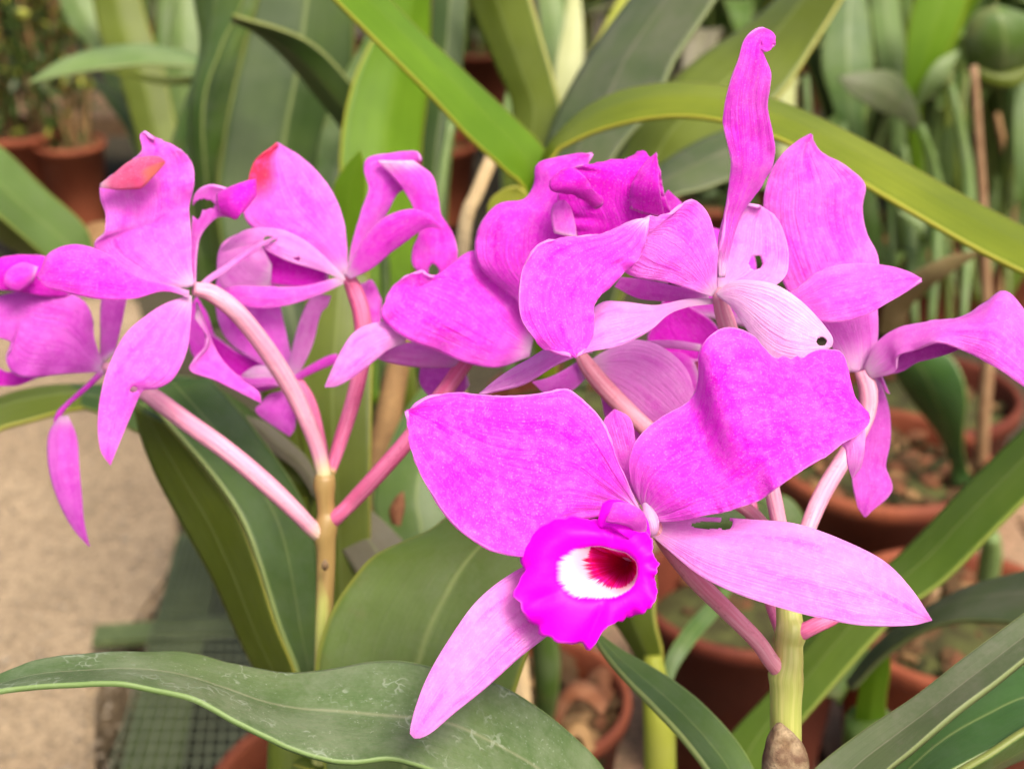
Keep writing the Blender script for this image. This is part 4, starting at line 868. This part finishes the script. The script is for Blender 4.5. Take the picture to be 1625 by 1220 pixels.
pet(F, 'back', [(880, 370), (875, 345), (880, 325), (895, 318)], [(915, 378), (912, 355), (905, 330), (895, 318)], (30.2, 30.1), name='petal', cup=.1, n=14, m=10)
# F5: small bloom deep behind
F = stalk(A_, 'flower', STKR, [(1238, 1010, 29.4, 7), (1215, 930, 30.5, 10), (1190, 800, 32.5, 12), (1165, 700, 33, 12), (1120, 600, 33.5, 11), (1105, 560, 33.6, 9)], 12, label='bloom hidden deepest behind, only dark magenta showing')
pet(F, 'deep', [(1110, 570), (1070, 575), (1040, 560), (1028, 535), (1045, 500), (1055, 470)], [(1150, 580), (1150, 540), (1130, 510), (1100, 490), (1070, 472), (1055, 470)], (33.4, 33.2, 33), name='petal', cup=-.1)
pet(F, 'pale', [(1110, 556), (1080, 553), (1050, 550), (1028, 542)], [(1112, 548), (1085, 543), (1055, 541), (1028, 542)], (32.4, 32.2), name='sepal', n=16, m=8, cup=.2)
pet(F, 'mid', [(1100, 570), (1080, 560), (1060, 560), (1045, 570)], [(1120, 620), (1090, 620), (1060, 600), (1045, 570)], (33.2, 33.4), name='sepal', cup=.05)
pet(F, 'mid', [(1110, 500), (1080, 470), (1100, 380), (1120, 360)], [(1190, 520), (1200, 430), (1180, 380), (1120, 360)], (33.6, 34), name='petal', cup=.05)

leaf(A_, 'front', [(1010, 1300), (965, 1235), (930, 1190), (860, 1130), (785, 1085), (705, 1062), (640, 1051), (590, 1053), (520, 1066), (450, 1070), (380, 1056), (300, 1036), (220, 1034), (150, 1038), (70, 1050), (0, 1074), (-90, 1110)],
       [(900, 1330), (800, 1260), (700, 1228), (620, 1206), (560, 1212), (510, 1206), (440, 1180), (380, 1150), (330, 1120), (290, 1103), (220, 1088), (150, 1084), (80, 1086), (0, 1096), (-90, 1120)],
       (30, 28.5, 28, 27, 25.5), (27.5, 26, 25.5, 25.3, 25), keel=-.07, n=110, m=31, wr=.02, ruf=.02, thick=.0010)
leaf(A_, 'grey', [(1230, 1300), (1290, 1222), (1370, 1160), (1450, 1108), (1530, 1045), (1610, 985), (1720, 900)], [(1330, 1330), (1395, 1238), (1450, 1190), (1520, 1130), (1580, 1085), (1630, 1045), (1740, 960)], (27, 27.5, 28.5), (26.6, 26.8, 28), keel=-.10, n=60, m=21)
leaf(A_, 'deepgreen', [(1300, 1330), (1360, 1250), (1420, 1180), (1480, 1120), (1560, 1075), (1640, 1055), (1760, 1040)], [(1400, 1380), (1440, 1290), (1490, 1240), (1550, 1205), (1600, 1180), (1650, 1150), (1770, 1100)], (29.5, 30, 31), (28.5, 28.5, 29.5), keel=-.08, n=60, m=21)
leaf(A_, 'mid', [(1440, 1330), (1480, 1260), (1520, 1225), (1570, 1195), (1640, 1150), (1750, 1100)], [(1470, 1350), (1500, 1280), (1545, 1240), (1590, 1215), (1650, 1190), (1760, 1150)], (28.4, 28.4, 29), (29, 29.4, 30), keel=.05, n=40, m=11)
leaf(A_, 'blue', [(1260, 1330), (1210, 1250), (1170, 1180), (1110, 1115), (1050, 1070), (990, 1035), (955, 1010), (945, 1000)], [(1200, 1360), (1140, 1250), (1090, 1180), (1040, 1125), (1000, 1085), (965, 1045), (945, 1015), (945, 1000)], (31, 32, 33, 34), (30.5, 31, 32, 34), keel=-.12, n=60, m=19)
bA = W(1250, 1420, .286)
bf = Buf(); e = np.array((bA[0] + .005, bA[1] + .01, .10)); bf.tube([e, (e + bA) / 2 + (.004, .004, 0), bA + (0, 0, .01)], [.008, .013, .0062], 14); bf.obj('pseudobulb', LM['olive'], A_)
pot(A_, (e[0], e[1], .011), .06, .1, CLAY, 30, 41)

# ---- plant B: the left inflorescence
B_ = empty('orchid_plant', (0, 0, 0), 'left orchid with a cluster of pink-stalked blooms on a brownish stem', 'orchid')
stalk(B_, 'stem', STEMB, [(505, 1330, 35.5, 15), (510, 1150, 35, 14), (514, 1000, 34.6, 14), (517, 900, 34.4, 15), (517, 866, 34.3, 16), (515, 850, 34.25, 19), (519, 828, 34.2, 18), (518, 812, 34.2, 15), (516, 790, 34.1, 15), (515, 768, 34.05, 18), (516, 752, 34, 15)], 14)
stalk(B_, 'stem_bract', SHEATH, [(516, 905, 33.7, 2), (516, 897, 33.65, 7), (516, 888, 33.7, 2)], 8)
# F6
F = stalk(B_, 'flower', STKP, [(516, 760, 34, 13), (500, 700, 33.8, 14), (472, 635, 33.6, 16), (440, 580, 33.2, 17), (405, 530, 32.8, 17), (370, 490, 32.4, 17), (335, 465, 32.2, 16), (308, 458, 32, 12)], 12, label='upper left bloom with a rose-red folded petal edge')
pet(F, 'back', [(300, 455), (250, 455), (190, 430), (155, 405), (150, 385), (165, 370), (168, 340), (160, 318), (159, 295), (168, 285), (200, 262), (225, 240), (222, 215), (232, 210), (243, 222)], [(308, 452), (304, 420), (303, 370), (300, 330), (308, 290), (305, 262), (290, 240), (270, 230), (243, 222)],
       (32, 31.8, 31.4, 31.2), (32, 32, 31.8, 31.4), n=64, m=32, cup=.05, ruf=.05, wr=.03)
pet(F, 'wither1', [(160, 293), (180, 278), (205, 258), (230, 250), (252, 250), (262, 258)], [(160, 297), (185, 300), (205, 300), (225, 298), (238, 285), (262, 258)], (31.0, 30.9, 30.9), n=24, m=10, cup=.15, name='petal', wr=.04)
pet(F, 'back', [(300, 470), (265, 482), (235, 500), (200, 530), (175, 575), (160, 625), (155, 675), (160, 715), (175, 738)], [(304, 470), (302, 510), (295, 560), (275, 600), (250, 615), (228, 618), (215, 640), (190, 700), (175, 738)],
       (31.8, 31.2, 30.8, 30.7), (31.8, 31.4, 31.2, 30.7), name='sepal', n=60, m=26, cup=.08, holes=((212, 618, 7, 5),))
pet(F, 'mid', [(300, 462), (255, 452), (215, 440), (170, 405), (130, 390), (100, 392), (75, 408), (60, 440)], [(300, 472), (260, 462), (215, 474), (170, 476), (130, 470), (100, 462), (75, 455), (60, 440)], (31.6, 31.2, 31.4), (31.6, 31.0, 31.2), n=50, m=20, cup=.12, ruf=.06)
pet(F, 'back', [(310, 505), (330, 545), (300, 585), (345, 605), (415, 640)], [(312, 480), (345, 560), (380, 600), (410, 622), (415, 640)], (32.6, 32.8, 32.6), (32.6, 33, 32.6), name='sepal', cup=.04)
pet(F, 'back', [(302, 455), (302, 400), (305, 350), (308, 310), (330, 294), (360, 300), (372, 310)], [(310, 455), (312, 400), (320, 370), (345, 345), (372, 345), (380, 335), (372, 310)], (32.4, 32.2, 31.8), name='petal', n=40, m=16, cup=-.1, holes=((325, 325, 16, 8), (313, 335, 8, 12)))
pet(F, 'deep', [(345, 308), (365, 298), (385, 290), (405, 285)], [(350, 335), (370, 346), (378, 345), (405, 310)], (31.9, 31.6, 31.8), name='lip', n=16, m=12, cup=.15, ruf=.1)
pet(F, 'pale', [(308, 462), (330, 440), (360, 420), (400, 392), (440, 376)], [(314, 466), (335, 446), (365, 427), (405, 398), (440, 376)], (32.2, 32.6, 33), name='sepal', n=30, m=8, cup=.2)
# F7
F = stalk(B_, 'flower', STKP, [(517, 858, 34.4, 10), (504, 845, 34.15, 15), (490, 833, 34.0, 14), (470, 812, 33.8, 15), (420, 765, 33.6, 17), (360, 715, 33.6, 17), (300, 672, 33.8, 17), (240, 628, 34.2, 16), (195, 600, 34.8, 12), (168, 582, 35.2, 9)], 12, label='leftmost bloom, cut by the edge, with a narrow hanging sepal')
pet(F, 'purple', [(165, 582), (150, 540), (145, 500), (130, 475), (95, 462), (50, 460), (0, 470), (-50, 490)], [(165, 590), (110, 592), (60, 598), (25, 595), (10, 570), (20, 545), (-10, 535), (-50, 530)], (35.2, 34.8, 34.4), (35.2, 34.6, 34.2), n=46, m=26, cup=.06, ruf=.04)
pet(F, 'purple', [(160, 580), (160, 530), (160, 490), (165, 470), (185, 460)], [(182, 560), (192, 520), (198, 490), (200, 470), (185, 460)], (35.4, 35.6, 35.6), name='petal', cup=.08, n=20, m=10)
pet(F, 'deep', [(120, 430), (80, 410), (40, 405), (0, 410), (-40, 425)], [(110, 470), (70, 470), (30, 462), (0, 460), (-40, 455)], (34.8, 34.2, 34), name='lip', n=30, m=16, cup=.15, ruf=.15, rf=14)
pet(F, 'mid', [(60, 425), (35, 418), (12, 432), (8, 450)], [(50, 445), (40, 455), (25, 462), (8, 450)], (33.8, 33.5), name='petal', n=14, m=10, cup=.25)
pet(F, 'deep', [(40, 580), (10, 590), (-20, 560), (-30, 520)], [(60, 600), (20, 612), (-30, 600), (-30, 520)], (35.6, 35.4), name='petal', cup=.05)
pet(F, 'purple', [(95, 662), (78, 690), (78, 740), (92, 790), (115, 835), (142, 866)], [(108, 660), (122, 695), (126, 745), (130, 790), (134, 830), (142, 866)], (35, 34.6, 34.4), name='sepal', n=40, m=14, cup=.14)
bf = Buf(); bf.tube([W(x, y, .352) for x, y in ((166, 586), (140, 612), (108, 640), (92, 660), (88, 680))], [.0009, .0007, .0006, .0008, .0004], 8); bf.obj('sepal', PM['mid'], F)
# F8
F = stalk(B_, 'flower', STKR, [(524, 750, 34.2, 10), (540, 700, 34.3, 13), (562, 630, 34.4, 14), (576, 560, 34.4, 15), (574, 500, 34.3, 16), (562, 460, 34.2, 15), (552, 440, 34, 11)], 12, label='left centre bloom with a scarlet petal corner and hooked sepals')
pet(F, 'wither2', [(545, 440), (500, 400), (450, 380), (400, 360), (385, 330), (392, 295), (405, 255), (440, 228)], [(552, 435), (550, 390), (545, 350), (530, 310), (505, 275), (475, 248), (440, 228)], (34, 33.7, 33.4), (34, 33.8, 33.6), n=60, m=32, cup=.05, ruf=.03)
pet(F, 'pale', [(545, 440), (500, 395), (460, 370), (420, 362), (385, 368), (350, 395)], [(548, 446), (510, 430), (460, 415), (425, 398), (410, 385), (350, 400)], (33.8, 33.2, 33.0), n=50, m=26, cup=.08, name='sepal', holes=((427, 380, 9, 5), (472, 411, 4, 2.5)))
pet(F, 'deep', [(520, 455), (470, 455), (430, 450), (415, 440)], [(520, 420), (470, 400), (430, 385), (415, 400)], (34.6, 34.8, 34.8), name='lip', n=24, m=16, cup=-.15)
pet(F, 'pale', [(430, 460), (380, 470), (350, 450), (345, 415), (355, 385), (385, 368)], [(430, 420), (420, 400), (415, 390), (410, 380), (400, 372), (385, 368)], (34.4, 34.2, 34), name='petal', cup=.05)
pet(F, 'back', [(540, 440), (480, 455), (420, 455), (365, 455), (345, 465)], [(545, 450), (500, 470), (450, 485), (400, 488), (345, 465)], (33.8, 33.2, 33.2), name='petal', n=40, m=16, cup=.08)
pet(F, 'mid', [(550, 438), (565, 405), (580, 375), (610, 345), (650, 332), (680, 340), (702, 360)], [(556, 442), (590, 425), (620, 400), (650, 378), (672, 362), (690, 360), (702, 364)], (33.8, 33.2, 33.2), (33.8, 33.6, 33.2), name='sepal', n=50, m=18, cup=.1)
pet(F, 'wither3', [(550, 430), (560, 380), (572, 340), (585, 300), (578, 270), (585, 250), (620, 243), (660, 240), (668, 255)], [(558, 432), (590, 370), (612, 340), (628, 310), (640, 300), (645, 290), (655, 280), (664, 270), (668, 255)], (34.2, 34, 33.8), (34.2, 34.4, 34), name='petal', n=50, m=20, cup=.1, ruf=.04)
pet(F, 'mid', [(600, 255), (640, 300), (660, 340), (665, 370), (655, 395), (655, 420), (672, 435), (690, 440)], [(655, 255), (685, 278), (695, 310), (700, 340), (718, 370), (726, 405), (715, 430), (690, 440)], (33.7, 34.0, 34.2), name='petal', n=50, m=20, cup=.08, ruf=.04, holes=((688, 432, 8, 12),))
pet(F, 'back', [(555, 445), (575, 450), (590, 445), (605, 475)], [(560, 460), (575, 500), (600, 520), (605, 475)], (34.8, 35, 35), name='petal', cup=.05)
# F9
F = stalk(B_, 'flower', STKR, [(518, 752, 34.4, 10), (505, 690, 34.8, 12), (490, 640, 35.2, 14), (470, 605, 35.6, 12), (458, 595, 35.8, 9)], 12, label='bloom behind the long pink stalk, facing left')
pet(F, 'back', [(455, 600), (405, 572), (362, 540), (344, 495), (346, 440), (372, 400)], [(468, 595), (458, 545), (448, 500), (440, 465), (425, 425), (372, 400)], (35.8, 36.2, 36.4), name='petal', cup=.06, ruf=.04)
pet(F, 'mid', [(450, 612), (400, 622), (345, 600), (305, 560), (300, 500), (312, 470)], [(455, 600), (400, 590), (360, 560), (340, 530), (330, 500), (312, 470)], (36.4, 36.6, 36.6), name='petal', cup=.08)
pet(F, 'deep', [(450, 610), (400, 620), (350, 590), (330, 545), (335, 530)], [(455, 585), (420, 575), (380, 560), (350, 540), (335, 530)], (36.0, 36.2, 36.2), name='lip', n=30, m=16, cup=-.15)
pet(F, 'white', [(445, 604), (420, 612), (400, 610), (385, 595)], [(445, 590), (425, 582), (405, 582), (385, 595)], (35.8, 35.7), name='column', n=14, m=10, cup=.2)
pet(F, 'back', [(455, 605), (430, 600), (390, 600), (340, 580), (318, 560)], [(450, 612), (430, 612), (395, 614), (350, 605), (318, 575)], (35.5, 35.3), name='sepal', n=20, m=8, cup=.2)
pet(F, 'purple', [(455, 620), (430, 625), (415, 640), (408, 655), (460, 692)], [(475, 620), (475, 640), (470, 660), (468, 680), (460, 692)], (36, 36, 36), name='petal', cup=.05)
pet(F, 'pale', [(455, 600), (465, 550), (480, 500), (498, 470), (525, 470)], [(470, 600), (495, 550), (508, 500), (520, 485), (525, 470)], (35.6, 35.2, 35), name='sepal', n=24, m=10, cup=.12)
pet(F, 'mid', [(462, 600), (490, 582), (520, 566), (535, 562)], [(466, 606), (495, 592), (522, 580), (535, 574)], (35.5, 35), name='sepal', n=16, m=8, cup=.2)
# F10
F = stalk(B_, 'flower', STKR, [(517, 838, 34.4, 10), (532, 822, 34.15, 14), (545, 810, 34.05, 13), (560, 795, 34, 14), (600, 752, 33.6, 15), (650, 695, 33.2, 15), (695, 635, 33, 15), (735, 580, 32.8, 14), (760, 550, 32.6, 10)], 12, label='bloom at left of centre with the broad flat magenta petal')
pet(F, 'mid', [(840, 565), (790, 582), (740, 575), (690, 555), (650, 540), (620, 520), (604, 500), (612, 475), (640, 440), (670, 430)], [(845, 540), (835, 500), (820, 470), (800, 430), (780, 405), (755, 398), (735, 408), (715, 428), (690, 438), (670, 430)], (32.2, 31.8, 31.6, 31.4), (32.2, 32, 31.8, 31.4), n=60, m=34, cup=.08, ruf=.05, wr=.04)
pet(F, 'pale', [(650, 525), (620, 512), (590, 514), (560, 530), (535, 570), (516, 614)], [(640, 545), (615, 555), (590, 575), (560, 598), (535, 612), (516, 614)], (32, 31.6, 31.4), name='sepal', n=36, m=16, cup=.12)
pet(F, 'pale', [(735, 560), (690, 548), (650, 545), (605, 550), (592, 562)], [(735, 580), (690, 582), (650, 580), (610, 572), (592, 562)], (32.8, 32.6, 32.4), name='sepal', n=26, m=12, cup=.25)
pet(F, 'purple', [(740, 590), (740, 570), (715, 555), (690, 560), (668, 580)], [(745, 610), (720, 640), (690, 635), (668, 610), (668, 580)], (33.6, 33.8), name='petal', cup=.05)

# leaves of the left plant
leaf(B_, 'wide', [(520, 1250), (505, 1150), (502, 1060), (512, 1010), (530, 965), (560, 920), (592, 885), (640, 862), (680, 845), (712, 820), (760, 780), (820, 740)], [(760, 1250), (800, 1150), (830, 1060), (850, 1000), (865, 950), (870, 900), (880, 860), (880, 820), (870, 780), (855, 755), (840, 745), (820, 740)], (33, 34, 36), (33, 33, 35), keel=-.04, cup=.03, n=60, m=25)
leaf(B_, 'olive', [(470, 1250), (450, 1120), (400, 1050), (340, 920), (290, 830), (250, 755), (225, 690), (215, 640)], [(490, 1250), (478, 1120), (468, 1060), (440, 990), (405, 880), (375, 810), (325, 740), (262, 668)], (39, 39, 40), (38, 37.4, 38.5), keel=.02)
leaf(B_, 'blue', [(495, 1250), (482, 1120), (470, 1062), (442, 992), (407, 882), (377, 812), (327, 742), (262, 668), (215, 615)], [(530, 1250), (512, 1120), (505, 1060), (505, 960), (498, 860), (480, 800), (445, 740), (385, 660), (330, 600)], (38, 37.3, 38.4), (38.5, 38.8, 40), keel=-.03)
leaf(B_, 'olive', [(-90, 690), (-40, 655), (0, 632), (50, 618), (110, 612), (160, 618), (210, 645), (245, 685)], [(-90, 730), (-40, 705), (0, 682), (50, 668), (110, 652), (150, 650), (200, 668), (245, 687)], (44, 45, 46), (42, 43, 46), keel=.10)
leaf(B_, 'dark', [(440, 700), (380, 640), (300, 600), (220, 606), (160, 612), (110, 614)], [(440, 715), (380, 670), (310, 640), (240, 690), (170, 660), (110, 640)], (43, 44, 45), (42, 42.5, 44), keel=.05)
leaf(B_, 'olive', [(500, 1000), (490, 800), (470, 640), (480, 520), (500, 420)], [(590, 1000), (588, 800), (590, 640), (592, 520), (585, 430)], (42, 43, 44), (42, 42.5, 44), keel=.06)
leaf(B_, 'greybrown', [(620, 1000), (560, 900), (530, 850), (530, 825), (560, 790)], [(700, 1000), (660, 900), (645, 865), (600, 820), (560, 790)], (41, 42, 43), keel=.06)
leaf(B_, 'blue', [(600, 1000), (600, 850), (592, 790), (610, 730), (640, 660), (690, 590)], [(760, 1000), (740, 850), (730, 790), (735, 720), (735, 660), (690, 590)], (45, 46, 48), keel=.08)
leaf(B_, 'greybrown', [(500, 790), (470, 745), (430, 715), (400, 680), (392, 660)], [(510, 770), (490, 730), (460, 700), (425, 672), (392, 660)], (42, 42, 42), keel=.1)
leaf(B_, 'olive', [(505, 785), (470, 788), (445, 780), (430, 715)], [(500, 760), (480, 740), (460, 720), (430, 712)], (42.5, 42.5, 42), keel=.1)
bf = Buf(); bf.tube([W(x, y, .50) for x, y in ((590, 900), (600, 760), (620, 640), (640, 540))], [.004, .005, .0048, .004], 8); bf.obj('dry_stem', DRYB, B_)
bf = Buf(); bf.grid(surf([(622, 830), (618, 810), (628, 790), (640, 780)], [(635, 835), (640, 815), (642, 800), (640, 780)], 43, 43, n=14, m=7, keel=.3)); bf.obj('bract', BARK2, B_, thick=.0006)
bB = W(505, 1330, .355); e = np.array((bB[0], bB[1] + .02, .10))
bf = Buf(); bf.tube([e, (e + bB) / 2, bB + (0, .002, .02)], [.007, .011, .006], 12); bf.obj('pseudobulb', LM['olive'], B_)
bf = Buf(); bf.tube([e + (-.01, .01, 0), W(470, 1330, .39), W(466, 1240, .385), W(464, 1120, .385), W(462, 1060, .385)], [.006, .008, .0075, .006, .0035], 12); bf.obj('pseudobulb', LM['olive'], B_)
pot(B_, (e[0], e[1], .011), .065, .1, CLAY, 30, 43)

for o in [o for o in bpy.data.objects if o.type == 'MESH' and not o.users_collection]: bpy.data.objects.remove(o)
